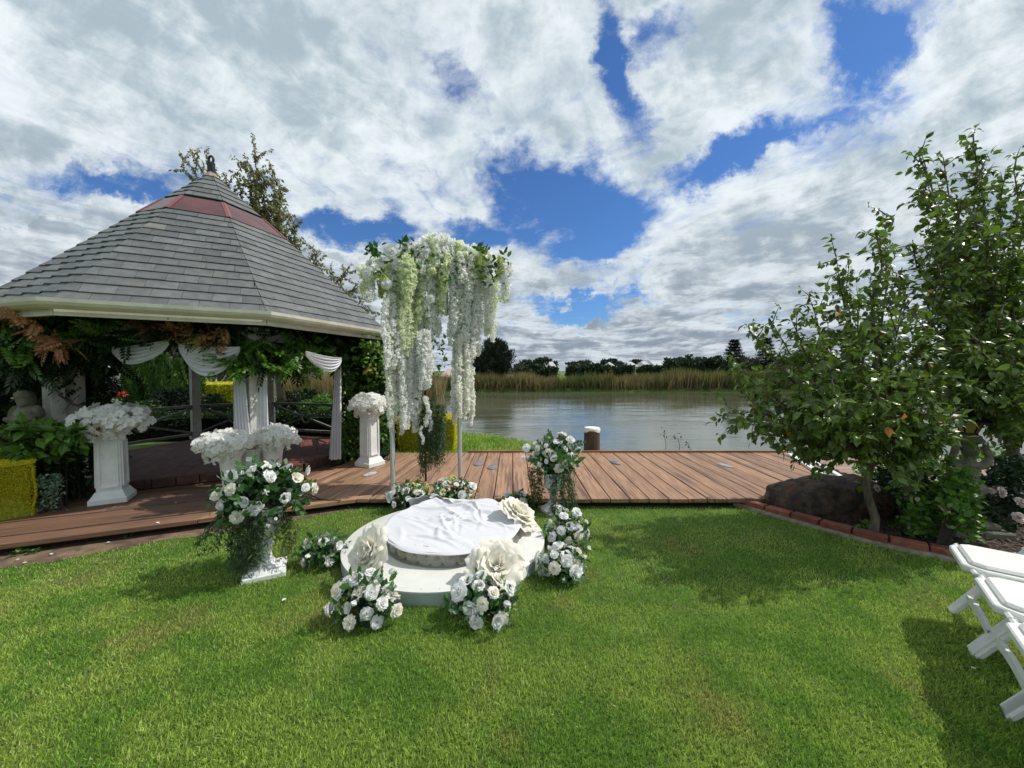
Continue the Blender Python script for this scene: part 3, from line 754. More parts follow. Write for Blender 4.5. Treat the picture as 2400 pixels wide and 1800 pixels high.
for fk in order_faces:
    A3, B3 = gp(fk, GR, EAVE), gp(fk + 1, GR, EAVE); mid = (A3 + B3) / 2; ap = np.array([GC[0], GC[1], APEX]); side = np.linalg.norm(B3 - A3); SL = np.linalg.norm(ap - mid)
    u = (B3 - A3) / side; v = (ap - mid) / SL; nrm = np.cross(u, v); nrm /= np.linalg.norm(nrm)
    if nrm[2] < 0: nrm = -nrm
    rows = 23; rh = SL / rows; row = 0; s = 0
    for row in range(rows):
        v0 = row * rh; v1 = v0 + rh * 1.18; f0 = v0 / SL
        if SK0 - .012 < (v0 + rh / 2) / SL < SK1: continue
        hw0 = side / 2 * (1 - v0 / SL); hw1 = side / 2 * max(0, 1 - v1 / SL)
        sw = .255; x = -hw0 - (.5 * sw if row % 2 else 0) - rnd.uniform(0, .06)
        while x < hw0:
            xa, xb = x + .0015, x + sw * rnd.uniform(.92, 1.08) - .0015; x = xb + .0015
            j1 = rnd.uniform(-.004, .004)
            # clip to the hips
            pts = [(max(xa, -hw0), v0 + j1), (min(xb, hw0), v0 + j1), (min(xb, hw1 if xb > 0 else xb), v1), (max(xa, -hw1 if xa < 0 else xa), v1)]
            if xb < -hw0 + .01 or xa > hw0 - .01: continue
            if pts[3][0] > pts[2][0]: pts[3] = pts[2] = ((max(-hw1, min(hw1, (pts[2][0] + pts[3][0]) / 2))), v1)
            if xb < -hw1: pts[2] = (-hw1 if pts[1][0] > -hw1 else pts[1][0], v1 if pts[1][0] > -hw1 else v0 + (hw0 + pts[1][0]) / max(hw0 - hw1, 1e-3) * (v1 - v0)); pts[3] = pts[2]
            if xa > hw1: pts[3] = (pts[0][0], v0 + (hw0 - pts[0][0]) / max(hw0 - hw1, 1e-3) * (v1 - v0)); pts[2] = pts[3]
            lf = rnd.uniform(0, .003)
            V = []
            for i, (a_, b_) in enumerate(pts):
                V.append(mid + u * a_ + v * b_ + nrm * ((.016 + lf) if i < 2 else .003))
            for i, (a_, b_) in enumerate(pts): V.append(mid + u * a_ + v * b_ + nrm * (.004 if i < 2 else -.004))
            F = [(0, 1, 2, 3), (0, 4, 5, 1), (1, 5, 6, 2), (3, 7, 4, 0)]
            if parts_left > 0:
                c0 = np.mean(V, axis=0); Rl = np.array([u, v, nrm])
                me = newmesh('shingle', (np.array(V) - c0) @ Rl.T, F, M['slate'])
                o = obj('shingle', me, roof_o); wl = worldloc(roof_o)
                o.matrix_local = Matrix([[u[i], v[i], nrm[i], c0[i] - wl[i]] for i in range(3)] + [[0, 0, 0, 1]]); parts_left -= 1
            else: rest.add(V, F)
    # skylight panel
    q0, q1 = SK0 * SL, SK1 * SL; w0, w1 = side / 2 * (1 - SK0), side / 2 * (1 - SK1)
    m2 = MB(); V = [mid + u * a_ + v * b_ + nrm * h for (a_, b_, h) in ((-w0, q0, .018), (w0, q0, .018), (w1, q1, .012), (-w1, q1, .012), (-w0, q0, 0), (w0, q0, 0))]
    m2.add(V, [(0, 1, 2, 3), (0, 4, 5, 1)]); m2.build('skylight_panel', M['redsky'], roof_o)
    m2 = MB(); m3 = MB(); m2.bar(mid + u * (-w0 + .012) + v * q0 + nrm * .02, mid + u * (-w1 + .008) + v * q1 + nrm * .016, .035, .008, up=nrm)
    m3.bar(mid + u * (w0 - .012) + v * q0 + nrm * .02, mid + u * (w1 - .008) + v * q1 + nrm * .016, .035, .008, up=nrm); m2.build('skylight_edge', M['redframe'], roof_o); m3.build('skylight_edge', M['redframe'], roof_o)
o = rest.build('shingle', M['slate'], roof_o); o['kind'] = 'stuff'
# finial: dark forged loop
m2 = MB(); top = np.array([GC[0], GC[1], APEX])
m2.bar(top + (0, 0, -.05), top + (0, 0, .15), .080, .06)
loop = [top + (.035 * math.cos(a), 0, .19 + .045 * math.sin(a) * 1.2) for a in [2 * math.pi * k / 14 for k in range(15)]]
m2.tube(loop, .017, 6); m2.build('finial', M['black'], roof_o, smooth=True)
MB().lathe([(.12, -.09), (.05, -.01), (.03, .01)], 8, c=(GC[0], GC[1], APEX)).build('apex_cap', M['mortar'], roof_o)
# gutters and fascia
for k in range(8):
    a_, b_ = gp(k, GR + .02, 0), gp(k + 1, GR + .02, 0); e = (b_ - a_) / np.linalg.norm(b_ - a_); outn = np.array([e[1], -e[0], 0])
    prof = [(0.0, EAVE - .015), (.085, EAVE - .015), (.095, EAVE + .012), (.105, EAVE + .012), (.10, EAVE - .02), (.085, EAVE - .045), (.05, EAVE - .068), (0.0, EAVE - .072)]
    tn = math.tan(R(22.5)); V = []
    for (r, z) in prof: V.append(a_ + outn * r - e * r * tn + (0, 0, z))
    for (r, z) in prof: V.append(b_ + outn * r + e * r * tn + (0, 0, z))
    n = len(prof); MB().add(V, [(i, (i + 1) % n, n + (i + 1) % n, n + i) for i in range(n)]).build('gutter', M['paint'], gz)
    a2, b2 = gp(k, GR - .02, 0), gp(k + 1, GR - .02, 0)
    MB().bar(a2 + (0, 0, EAVE - .075), b2 + (0, 0, EAVE - .075), .035, .10).build('fascia_board', M['paint'], gz)
    a3, b3 = gp(k, GR * .755, 0), gp(k + 1, GR * .755, 0)
    MB().bar(a3 + (0, 0, 1.93), b3 + (0, 0, 1.93), .09, .16).build('ring_beam', M['post'], gz)
    MB().bar(gp(k, GR - .1, EAVE - .04), gp(k, .15, APEX - .22), .05, .10).build('rafter', M['post'], gz)
for k in range(8):
    c = gp(k, GR * .755, 0); pw = .125; pz = DZ if k == 0 else FZ
    if k == 7: c = np.array([-5.12, 4.46, 0]); pw = .17; pz = DZ
    m2 = MB(); m2.box((c[0], c[1], (pz + 1.9) / 2 + .02), (pw, pw, 1.9 - pz + .04), rz=ang[k] + R(12))
    m2.box((c[0], c[1], pz + .06), (pw + .035, pw + .035, .12), rz=ang[k] + R(12)); m2.box((c[0], c[1], 1.80), (pw + .035, pw + .035, .05), rz=ang[k] + R(12))
    m2.build('post', M['post'], gz, bevel=.006)
# floor
FR = 1.92
E7 = unit(gp(0, 1, 0) - gp(7, 1, 0))[:2]; N7 = np.array([E7[1], -E7[0]]); C7 = GC + N7 * 1.31
def clip_poly(poly, a, n_):
    out_ = []
    for i in range(len(poly)):
        p, q = poly[i], poly[(i + 1) % len(poly)]; dp, dq = (p - a) @ n_, (q - a) @ n_
        if dp <= 0: out_.append(p)
        if (dp < 0) != (dq < 0) and abs(dp - dq) > 1e-9: out_.append(p + (q - p) * (dp / (dp - dq)))
    return out_
fp0 = clip_poly([gp(k, FR, 0)[:2] for k in range(8)], C7, N7)
fl = MB(); fl.prism([tuple(GC + (p - GC) * .99) for p in fp0], -.02, FZ - .012); floor = fl.build('floor', M['mortar'], gz)
fpoly = [GC + (p - GC) * .985 for p in fp0]
def clip_poly(poly, a, n_):
    out_ = []
    for i in range(len(poly)):
        p, q = poly[i], poly[(i + 1) % len(poly)]; dp, dq = (p - a) @ n_, (q - a) @ n_
        if dp <= 0: out_.append(p)
        if (dp < 0) != (dq < 0) and abs(dp - dq) > 1e-9: out_.append(p + (q - p) * (dp / (dp - dq)))
    return out_
ta = R(26); tu = np.array([math.cos(ta), math.sin(ta)]); tv_ = np.array([-tu[1], tu[0]]); tl = []
TS = .205
for i in range(-12, 13):
    for jj in range(-12, 13):
        c = GC + tu * (i * TS) + tv_ * (jj * TS); h = TS / 2 - .003
        pl = [c + tu * a_ * h + tv_ * b_ * h for a_, b_ in ((-1, -1), (1, -1), (1, 1), (-1, 1))]
        for k in range(len(fpoly)):
            e = fpoly[(k + 1) % len(fpoly)] - fpoly[k]; nn = np.array([e[1], -e[0]]) / np.linalg.norm(e); pl = clip_poly(pl, fpoly[k], nn)
            if len(pl) < 3: break
        if len(pl) >= 3: tl.append((np.hypot(*c), pl))
tl.sort(key=lambda q: q[0]); rest = MB()
for q, (d_, pl) in enumerate(tl):
    zt = FZ + rnd.uniform(-.0015, .0015)
    if q < 290:
        c = np.mean(pl, axis=0); m2 = MB().prism([tuple(p - c) for p in pl], -.014, 0); o = m2.build('paver', M['tile'], None, world=False); o.parent = floor
        w = worldloc(floor); o.location = (c[0] - w[0], c[1] - w[1], zt - w[2])
    else: rest.add([(*p, zt) for p in pl], [tuple(range(len(pl)))])
if rest.v: o = rest.build('paver', M['tile'], floor); o['kind'] = 'stuff'
# brick course round the edge of the floor
edges = [(fp0[k], fp0[(k + 1) % len(fp0)]) for k in range(len(fp0))]
edges.sort(key=lambda q: np.linalg.norm((q[0] + q[1]) / 2))
for a_, b_ in edges[:3]:
    e = b_ - a_; L_ = np.linalg.norm(e); e /= L_; nb = int(L_ / .222); w = L_ / nb
    for i in range(nb):
        c = a_ + e * (i + .5) * w; m2 = MB().box((0, 0, 0), (w - .008, .09, .10)); o = m2.build('brick', M['darkbrick'], None, world=False, bevel=.006); o.parent = floor
        wl = worldloc(floor); o.location = (c[0] - wl[0], c[1] - wl[1], FZ - .05 - wl[2]); o.rotation_euler = (0, 0, math.atan2(e[1], e[0]))
# railings with crossed bars and a ring on the far sides
for k in (1, 2, 3, 4):
    a_, b_ = gp(k, GR * .755, FZ), gp(k + 1, GR * .755, FZ); d_ = (b_ - a_); e = d_ / np.linalg.norm(d_); a_ = a_ + e * .07; b_ = b_ - e * .07
    r_ = obj('railing', None, gz); r_.location = Vector((*((a_ + b_) / 2)[:2], FZ)) - gz.location
    MB().bar(a_ + (0, 0, .62), b_ + (0, 0, .62), .07, .045).build('top_rail', M['rail'], r_)
    MB().bar(a_ + (0, 0, .10), b_ + (0, 0, .10), .05, .045).build('bottom_rail', M['rail'], r_)
    c = (a_ + b_) / 2 + (0, 0, .36)
    for s1, s2 in ((0, 0), (1, 1)):
        e0, e1 = (a_ + (0, 0, .58), b_ + (0, 0, .13)) if s1 else (a_ + (0, 0, .13), b_ + (0, 0, .58))
        dd = (e1 - e0) / np.linalg.norm(e1 - e0)
        MB().bar(e0, c - dd * .10, .03, .035).build('cross_bar', M['rail'], r_); MB().bar(c + dd * .10, e1, .03, .035).build('cross_bar', M['rail'], r_)
    ring = [c + e * (.10 * math.cos(q)) + (0, 0, .10 * math.sin(q)) for q in [2 * math.pi * i / 20 for i in range(21)]]
    MB().tube(ring, .018, 6, cap=False).build('ring', M['rail'], r_, smooth=True)
# swags and curtains
def swag(pa, pb, drop, lab, wid=.34):
    pa, pb = np.array(pa), np.array(pb); e = (pb - pa) / np.linalg.norm(pb - pa); on = np.array([e[1], -e[0], 0]); mb = MB()
    def fn(u, v):
        s = 4 * u * (1 - u); top_ = .02 * s; bot = drop * s ** .85
        z = top_ + (bot - top_) * v; f = .022 * math.sin(v * 30 + 2.2 * math.sin(u * 3.1)) * (.3 + s)
        p = pa + (pb - pa) * u
        return p + on * (f + .06 * s * v) + np.array([0, 0, -z - .05 * v * (1 - s)])
    mb.grid(fn, 28, 30); o = mb.build('drape_swag', M['fabric'], smooth=True, auto=180); tag(o, lab, 'drape', 'white fabric hung round the gazebo opening'); return o
pB, pA, pC = gp(0, GR * .84, 0), gp(7, GR * .84, 0), gp(1, GR * .84, 0)
swag(P(418, 806, 4.08), P(562, 812, 4.22), .33, 'white swag left of the central gazebo post under orange leaves')
swag(P(262, 812, 3.98), P(395, 796, 4.05), .22, 'leftmost white swag hanging below the dark vine')
swag(P(716, 822, 4.75), P(800, 838, 5.25), .22, 'white swag right of the central post near the hanging curtain')
def curtain(top_, bot, w0, w1, lab, amp=.03, waves=5):
    top_, bot = np.array(top_), np.array(bot); mb = MB(); px_ = rnd.uniform(0, 6)
    def fn(u, v):
        w = w0 + (w1 - w0) * v ** .8; c = top_ + (bot - top_) * v; a = (u - .5)
        return c + np.array([a * w, amp * math.sin(u * waves * 6.28 + px_ + .6 * math.sin(v * 5)) * (.5 + .5 * v), .01 * math.sin(u * 20) * v])
    mb.grid(fn, 44, 18); o = mb.build('curtain', M['fabric'], smooth=True, auto=180); tag(o, lab, 'curtain', 'white fabric hung round the gazebo opening'); return o
curtain(P(558, 850, 4.44), P(574, 1080, 4.40), .12, .20, 'white curtain tied down the left side of the central post')
curtain(P(616, 850, 4.50), P(618, 1080, 4.46), .10, .14, 'narrow white curtain on the right side of the central post', waves=3)
cb_ = P(786, 1055, 5.45); cb_[2] = FZ + .01
curtain(P(792, 842, 5.6), cb_, .08, .17, 'white curtain gathered beside the leafy right gazebo corner', waves=4)
# ================================================================== DISC STAGE, RISER, CLOTH, GIANT ROSES
DC = np.array([-.55, 3.20]); DR = .82; DH = .10
stage = thing('round_stage', 'low round white stage platform standing on the lawn', 'platform', (DC[0], DC[1], 0))
def disc(c, r, z0, z1, n=96, be=.006):
    return MB().lathe([(r - .002, z0), (r, z0 + .004), (r, z1 - .004)], n, c=(c[0], c[1], 0))
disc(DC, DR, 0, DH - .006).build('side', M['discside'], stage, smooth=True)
MB().lathe([(DR + .001, DH - .012), (DR + .001, DH - .002), (DR - .004, DH)], 96, c=(DC[0], DC[1], 0)).build('top', M['vinyl'], stage, smooth=True)
m2 = MB()
for k in range(14):
    a = R(-150 + k * 9.5 + rnd.uniform(-1, 1)); m2.lathe([(.004, 0), (.003, .003)], 6, c=(DC[0] + (DR - .03) * math.cos(a), DC[1] + (DR - .03) * math.sin(a), DH))
m2.build('screw', M['metal'], stage)
PC = np.array([-.50, 3.24]); PR = .57
def acrylic(name, tint=(.93, .95, .93)):
    m = bpy.data.materials.new(name); m.use_nodes = True; t = m.node_tree; t.nodes.clear()
    o = N(t, 'ShaderNodeOutputMaterial'); tr = N(t, 'ShaderNodeBsdfTransparent'); tr.inputs[0].default_value = (*tint, 1)
    gl = N(t, 'ShaderNodeBsdfGlossy'); gl.inputs['Roughness'].default_value = .04; fr = N(t, 'ShaderNodeFresnel'); fr.inputs[0].default_value = 1.49
    mx = N(t, 'ShaderNodeMixShader'); t.links.new(math_(t, 'ADD', math_(t, 'MULTIPLY', fr.outputs[0], .8), .02), mx.inputs[0])
    t.links.new(tr.outputs[0], mx.inputs[1]); t.links.new(gl.outputs[0], mx.inputs[2]); t.links.new(mx.outputs[0], o.inputs[0]); return m
M['acryl'] = acrylic('clear_acrylic')
riser = thing('clear_riser', 'round clear acrylic riser standing on the white stage', 'riser', (PC[0], PC[1], DH))
V = []; F = []; n = 80
for z in (DH + .001, DH + .10):
    for k in range(n): V.append((PC[0] + PR * math.cos(2 * math.pi * k / n), PC[1] + PR * math.sin(2 * math.pi * k / n), z))
F = [(k, (k + 1) % n, n + (k + 1) % n, n + k) for k in range(n)]
MB().add(V, F).build('clear_wall', M['acryl'], riser, smooth=True)
MB().lathe([(PR + .004, DH + .094), (PR + .006, DH + .098), (PR + .006, DH + .104), (PR, DH + .106)], n, c=(PC[0], PC[1], 0)).build('plate', M['vinyl'], riser, smooth=True)
m2 = MB()
for k in range(26):
    a = 2 * math.pi * k / 26; m2.box((PC[0] + (PR + .006) * math.cos(a), PC[1] + (PR + .006) * math.sin(a), DH + .100), (.006, .006, .006))
m2.build('bolt', M['metal'], riser)
# cloth with folds, bunched up towards the back
cl = MB(); CT = DH + .112
fr_ = random.Random(21); FOLDS = []
for k_ in range(34):
    a0 = fr_.uniform(0, 6.28); r0 = fr_.uniform(0, .5); x0, y0 = r0 * math.cos(a0), r0 * math.sin(a0); th_ = fr_.gauss(R(-48), R(26)) if k_ % 3 else fr_.uniform(0, 3.14)
    ln_ = fr_.uniform(.10, .34); FOLDS.append((x0, y0, math.cos(th_), math.sin(th_), ln_, fr_.uniform(.009, .026), fr_.uniform(.004, .013) * (1 + 1.1 * max(0, y0 / .5)), fr_.uniform(-1.2, 1.2)))
for (x0, y0, deg, ln_, w_, h_) in ((.10, .02, -38, .42, .020, .016), (-.05, -.12, -64, .30, .017, .013), (.16, .22, -22, .40, .026, .024), (-.20, .26, -12, .30, .028, .022), (.02, .34, -50, .26, .03, .03), (-.02, .10, 35, .25, .016, .012)):
    FOLDS.append((x0, y0, math.cos(R(deg)), math.sin(R(deg)), ln_, w_, h_, .5))
def clothz(x, y):
    z = .007 * mnoise.noise(Vector((x * 4, y * 4, 1))) + .0016 * mnoise.noise(Vector((x * 19, y * 19, 3)))
    for (x0, y0, c_, s_, ln_, w_, h_, bend) in FOLDS:
        a = (x - x0) * c_ + (y - y0) * s_
        if abs(a) > ln_: continue
        b = -(x - x0) * s_ + (y - y0) * c_ - bend * a * a; q = b / w_
        if abs(q) < 3.2: e = 1 - (a / ln_) ** 2; z += h_ * e * (math.exp(-q * q) - .35 * math.exp(-(q - 1.7) ** 2))
    back = max(0, min(1, (y - .05) / .4)); return z + back * (.02 + .018 * math.sin(x * 9 + 2 * math.sin(y * 8)))
def cfn(u, v):
    a = u * 2 * math.pi; r = (PR + .012) * v ** .8; x, y = r * math.cos(a), r * math.sin(a)
    e = max(0, (v - .93) / .07); z = clothz(x, y) * (1 - .8 * e * (1 - max(0, y) * 1.2)); rr = r * (1 + .012 * math.sin(a * 9 + 1) * (v > .97))
    dz = -.012 * e ** 2
    if y > .15: dz -= 0.05 * e * (.5 + .5 * math.sin(a * 11))
    return (PC[0] + rr * math.cos(a), PC[1] + rr * math.sin(a), CT + z + dz)
cl.grid(cfn, 250, 80)
o = cl.build('table_cloth', M['cloth'], smooth=True, auto=180); tag(o, 'crumpled white cloth spread over the clear round riser', 'cloth')
cl = MB()
def c2(u, v):
    x = -.52 + u * .62; yb = .46 + .10 * math.sin(u * 5); z = .020 * abs(math.sin(u * 9 + 1.5 * math.sin(v * 3))) * (1 - v * .4) + .012 * math.sin(u * 31 + v * 6)
    return (PC[0] + x, PC[1] + yb + v * .17 - .10 * (1 - math.sqrt(max(0, 1 - (u * 2 - 1) ** 2 * .6))), CT + .02 + z - .12 * v ** 2)
cl.grid(c2, 70, 18); o2 = cl.build('cloth_fold', M['cloth'], world=False, smooth=True, auto=180)
o2.parent = o; o2.location = (-o.location[0], -o.location[1], -o.location[2])

def giant_rose(px, py, z, rad, face, lab, seed, grp='giant cream paper roses on the stage', m='cream', layers=(3, 4, 5, 6, 7, 7), opn=1.05):
    c = G(px, py, z); r_ = thing('giant_rose', lab, 'paper rose', c, group=grp)
    f = Vector(face).normalized(); q = f.to_track_quat('Z', 'Y')
    for i, t_ in enumerate(rose_t(seed, layers, 9, 7, opn, .07, sep=True)):
        me = newmesh('petal', t_[0] * rad, t_[1], M[m], None, True); o = obj('petal', me, r_); o.rotation_mode = 'QUATERNION'; o.rotation_quaternion = q
    return r_
giant_rose(868, 1296, DH + .15, .16, (-.5, -.75, .45), 'giant cream paper rose leaning on the left side of the riser', 11)
giant_rose(1165, 1330, DH + .10, .19, (.05, -.60, .80), 'giant cream paper rose, largest, in front of the riser at right', 12)
giant_rose(1212, 1208, DH + .12, .18, (.55, -.1, .75), 'giant cream paper rose behind the riser at the far right', 13)
RX = [(-172, 'far left behind the cloth edge'), (-144, 'second from the far left'), (-116, 'left of centre by the shadow'), (-95, 'just left of the middle one'), (-73, 'just right of the middle one'), (-48, 'hidden beside the giant front rose'), (-34, 'right of the giant front rose'), (-5, 'right rear side of the riser')]
for i, (a, dr, rr, lab) in enumerate(tuple((a_, .15, .085, 'cream paper rose inside the clear riser, ' + t_) for a_, t_ in RX) + ((-128, .16, .085, 'cream paper rose inside the clear riser, furthest left'), (-105, .15, .09, 'cream paper rose inside the clear riser, left of middle'), (-84, .17, .085, 'cream paper rose inside the clear riser, in the middle'),
        (-62, .15, .10, 'large cream paper rose inside the clear riser near the giant front rose'), (-20, .18, .09, 'cream paper rose inside the clear riser on its right side'), (-160, .18, .08, 'cream paper rose inside the clear riser at its far left side'))):
    rr *= 1.12; dr = rr * .62 + .012; cx_, cy_ = PC[0] + (PR - dr) * math.cos(R(a)), PC[1] + (PR - dr) * math.sin(R(a))
    r_ = thing('riser_rose', lab, 'paper rose', (cx_, cy_, DH + .045), group='cream paper roses inside the clear riser')
    q = Vector((math.cos(R(a)), math.sin(R(a)), .45)).to_track_quat('Z', 'Y')
    for t_ in rose_t(30 + i, (3, 4, 4), 5, 4, .85, .05, sep=True):
        me = newmesh('petal', t_[0] * rr * np.array([.75, .75, .7]), t_[1], M['cream'], None, True); o = obj('petal', me, r_); o.rotation_mode = 'QUATERNION'; o.rotation_quaternion = q

# ================================================================== BOUQUETS
ROSE = [rose_t(1, (3, 4, 5, 5), 4, 3, 1.0, .06), rose_t(2, (3, 4, 4), 4, 3, .62, .04), rose_t(3, (3, 4, 5, 6), 4, 3, 1.15, .10)]
rose_w = [newmesh('rose', t[0], t[1], M['white'], None, True) for t in ROSE]
rose_c = [newmesh('rose', t[0], t[1], M['cream'], None, True) for t in ROSE]
bt = bud_t(); bud_w = newmesh('rosebud', bt[0], bt[1], M['white'], None, True)
LEAF, LEAF_R, LEAF_S = leaf_t(.5, .10, .22), leaf_t(.85, .06, .1), leaf_s(.22, .1)
FLO = floret_t(); BLO = blossom_t(); ORC = orchid_t()
def hydrangea(seed):
    n = 70; d = rdir(n); d = d[d[:, 2] > -.5]; n = len(d)
    ts = inst
    Rm = zframes(d, rng.uniform(.2, .27, n)); tv = FLO
    V = np.einsum('nij,vj->nvi', Rm, tv[0]) + (d * rng.uniform(.82, 1.0, n)[:, None])[:, None, :]
    F = [tuple(i + k * len(tv[0]) for i in f) for k in range(n) for f in tv[1]]
    return V.reshape(-1, 3), F
hyd = [hydrangea(i) for i in range(2)]
hyd_l = newmesh('hydrangea', *hyd[0], M['lime']); hyd_w = newmesh('hydrangea', *hyd[1], M['white2']); hyd_p = newmesh('hydrangea', *hyd[0], M['palelime'])
def blooms(root, pts, dirs, size, kinds):
    """kinds: list of meshes; sizes in metres (radius)"""
    n = len(pts); sz = np.asarray(size) if hasattr(size, '__len__') else np.full(n, size)
    Rm = zframes(dirs, sz)
    for i in range(n):
        me = kinds[i % len(kinds)]; off = worldloc(root)
        nm = 'hydrangea' if 'hydrangea' in me.name else ('rosebud' if 'bud' in me.name else 'rose')
        obj(nm, me, root, Matrix([[*Rm[i][r], pts[i][r] - off[r]] for r in range(3)] + [[0, 0, 0, 1]]))
def leaves(root, c, rad, n, t, m, size, parts=0, name='leaf', squash=(1, 1, 1), up=.25, shell=(.55, 1.0), droop=0.0, zmin=None):
    d = rdir(n) * np.array(squash); r = rng.uniform(*shell, n)[:, None]; T = np.array(c) + d * rad * r
    dd = unit(d + rng.normal(size=(n, 3)) * .55 + np.array([0, 0, up]))
    if zmin is not None:
        k = T[:, 2] > zmin; T, dd, d = T[k], dd[k], d[k]; n = len(T)
    Rm = frames(dd, unit(d + rng.normal(size=(n, 3)) * .4), rng.uniform(.7, 1.25, n) * size)
    scatter(root, 'foliage', t, Rm, T, [m], parts, name, True)
def trailing(root, start, length, m, n=None, spread=.016, sway=.03, name='trailing_stem', leaf=.040, dirx=(0, 0)):
    k = max(6, int(length / .04)); pts = []; p = np.array(start, float); ph = rnd.uniform(0, 6)
    for i in range(k + 1):
        f = i / k; pts.append(p + np.array([dirx[0] * f + sway * math.sin(ph + f * 5), dirx[1] * f + sway * math.cos(ph + f * 4), -length * f]))
    pts = np.array(pts); pts[:, 2] = np.maximum(pts[:, 2], .012)
    mb = MB().tube([tuple(q) for q in pts], .0016, 3, cap=False)
    nl = n or int(length / .0042); u = rng.uniform(0, k - 1e-3, nl); i0 = u.astype(int); fr_ = (u - i0)[:, None]
    T = pts[i0] * (1 - fr_) + pts[i0 + 1] * fr_ + rng.normal(size=(nl, 3)) * spread * np.array([1, 1, .3]); T[:, 2] = np.maximum(T[:, 2], .012)
    dd = unit(np.stack([rng.normal(size=nl) * .7, rng.normal(size=nl) * .7, -.75 + rng.normal(size=nl) * .3], -1))
    Rm = frames(dd, rdir(nl), rng.uniform(.7, 1.3, nl) * leaf)
    tv, tf, tm = LEAF_S; Vv = (np.einsum('nij,vj->nvi', Rm, tv) + T[:, None, :]).reshape(-1, 3)
    kk = len(tv)
    mb.add([], []); base = len(mb.v); mb.v += [tuple(q) for q in Vv]; mb.f += [tuple(base + i * kk + j for j in f) for i in range(nl) for f in tf]; mb.m += [0] * (nl * len(tf))
    return mb.build(name, m, root)

def bouquet(c, rad, lab, nros, rs=(.036, .05), nl=260, grp='white rose bouquets on the tall urns', trails=(), squash=(1, 1, .85), name='bouquet', front=True):
    root = thing(name, lab, 'bouquet', (c[0], c[1], c[2] - rad * .8), group=grp)
    # flower heads: spread on the visible and hidden sides with a golden-angle spiral
    pts = []; ds = []
    for i in range(nros):
        zq = 1 - 1.45 * (i + .5) / nros; a = i * 2.39996 + rnd.uniform(-.3, .3); rr = math.sqrt(max(0, 1 - zq * zq)); d = np.array([rr * math.cos(a), rr * math.sin(a), zq])
        ds.append(unit(d + rng.normal(size=3) * .35)); pts.append(np.array(c) + d * np.array(squash) * rad * rnd.choice([.8, .9, 1.0, 1.05, 1.25 if d[2] > -.2 else 1.0]))
    kinds = [rose_w[0], rose_c[2], rose_w[1], rose_w[2], bud_w, rose_w[0], rose_c[1]]
    blooms(root, np.array(pts), np.array(ds), rng.uniform(rs[0] * .75, rs[1] * 1.08, nros), kinds)
    leaves(root, c, rad, int(nl * .5), LEAF, M['leafg'], .075, 60, squash=squash, shell=(.5, 1.05))
    leaves(root, c, rad, int(nl * .03), pinnate(4, .6), M['leafg'], .14, 20, 'leaf_spray', squash=squash, shell=(.6, .95), up=.1)
    leaves(root, c, rad, int(nl * .3), LEAF_R, M['leafe'], .045, 40, 'eucalyptus_leaf', squash=squash, shell=(.6, 1.12))
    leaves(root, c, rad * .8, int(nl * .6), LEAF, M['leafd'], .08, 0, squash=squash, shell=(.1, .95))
    for (dx, dy, dz, ln, m, sway, dr) in trails:
        trailing(root, np.array(c) + np.array([dx, dy, dz]), ln, M[m], sway=sway, dirx=dr)
    return root
def urn_stand(c, z0, h, lab, base=.135, bowl=.11, kind='urn_stand', grp='tall white urns carrying bouquets'):
    u = thing(kind, lab, 'urn', (c[0], c[1], z0), group=grp)
    MB().box((c[0], c[1], z0 + .018), (base * 2, base * 2, .036), rz=R(28)).build('plinth', M['plaster'], u, bevel=.004)
    prof = [(base * .92, .036), (base * .86, .05), (base * .55, .075), (base * .36, .11), (base * .30, .16), (base * .33, .20), (base * .45, .225), (base * .34, .245), (base * .40, h * .52), (bowl * .78, h * .60), (bowl * .98, h * .68), (bowl * .94, h * .80), (bowl * .90, h * .9), (bowl * 1.12, h * .97), (bowl * 1.18, h), (bowl * .95, h), (bowl * .8, h * .93)]
    MB().lathe(prof, 28, c=(c[0], c[1], z0)).build('vase', M['plaster'], u, smooth=True)
    return u
# left tall urn and its bouquet
UL = G(612, 1350, 0); UL[1] += .05
urn_stand(UL, 0, .50, 'tall white urn on a square plinth on the lawn left of the stage')
tr = []
for i in range(15): tr.append((rnd.uniform(-.15, .03), rnd.uniform(-.17, -.04), -.10, rnd.uniform(.34, .52), 'trail', .02, (rnd.uniform(-.03, .03), 0)))
for i in range(8): tr.append((rnd.uniform(.0, .09), -.14, -.12, rnd.uniform(.2, .33), 'trail', .02, (rnd.uniform(-.02, .03), 0)))
for i in range(5): tr.append((rnd.uniform(.13, .2), rnd.uniform(-.05, .05), -.14, rnd.uniform(.18, .34), 'trailo', .02, (0, 0)))
for i in range(5): tr.append((rnd.uniform(-.30, -.18), rnd.uniform(-.1, 0), -.12, rnd.uniform(.16, .30), 'trail', .02, (-.16, 0)))
bouquet((UL[0] - .01, UL[1], .585), .255, 'large bouquet of white roses and dark leaves on the tall urn left of the stage', 40, (.030, .056), 560, trails=tr, squash=(1.12, 1, .92))
UR = G(1296, 1196, 0); UR[1] -= .02
urn_stand(UR, 0, .42, 'tall white urn standing against the deck edge right of the arch', base=.12, bowl=.105)
tr = []
for i in range(8): tr.append((rnd.uniform(-.24, -.12), rnd.uniform(-.1, .05), -.10, rnd.uniform(.34, .46), 'trailo', .015, (0, 0)))
for i in range(9): tr.append((rnd.uniform(.07, .20), rnd.uniform(-.1, .05), -.12, rnd.uniform(.34, .44), 'trail', .02, (rnd.uniform(0, .1), 0)))
for i in range(4): tr.append((rnd.uniform(-.05, .03), -.13, -.14, rnd.uniform(.36, .42), 'trail', .015, (0, 0)))
bouquet((UR[0] + .0, UR[1], .575), .225, 'round bouquet of white roses on the urn against the deck edge', 42, (.034, .062), 480, trails=tr, squash=(1.1, 1, .88))

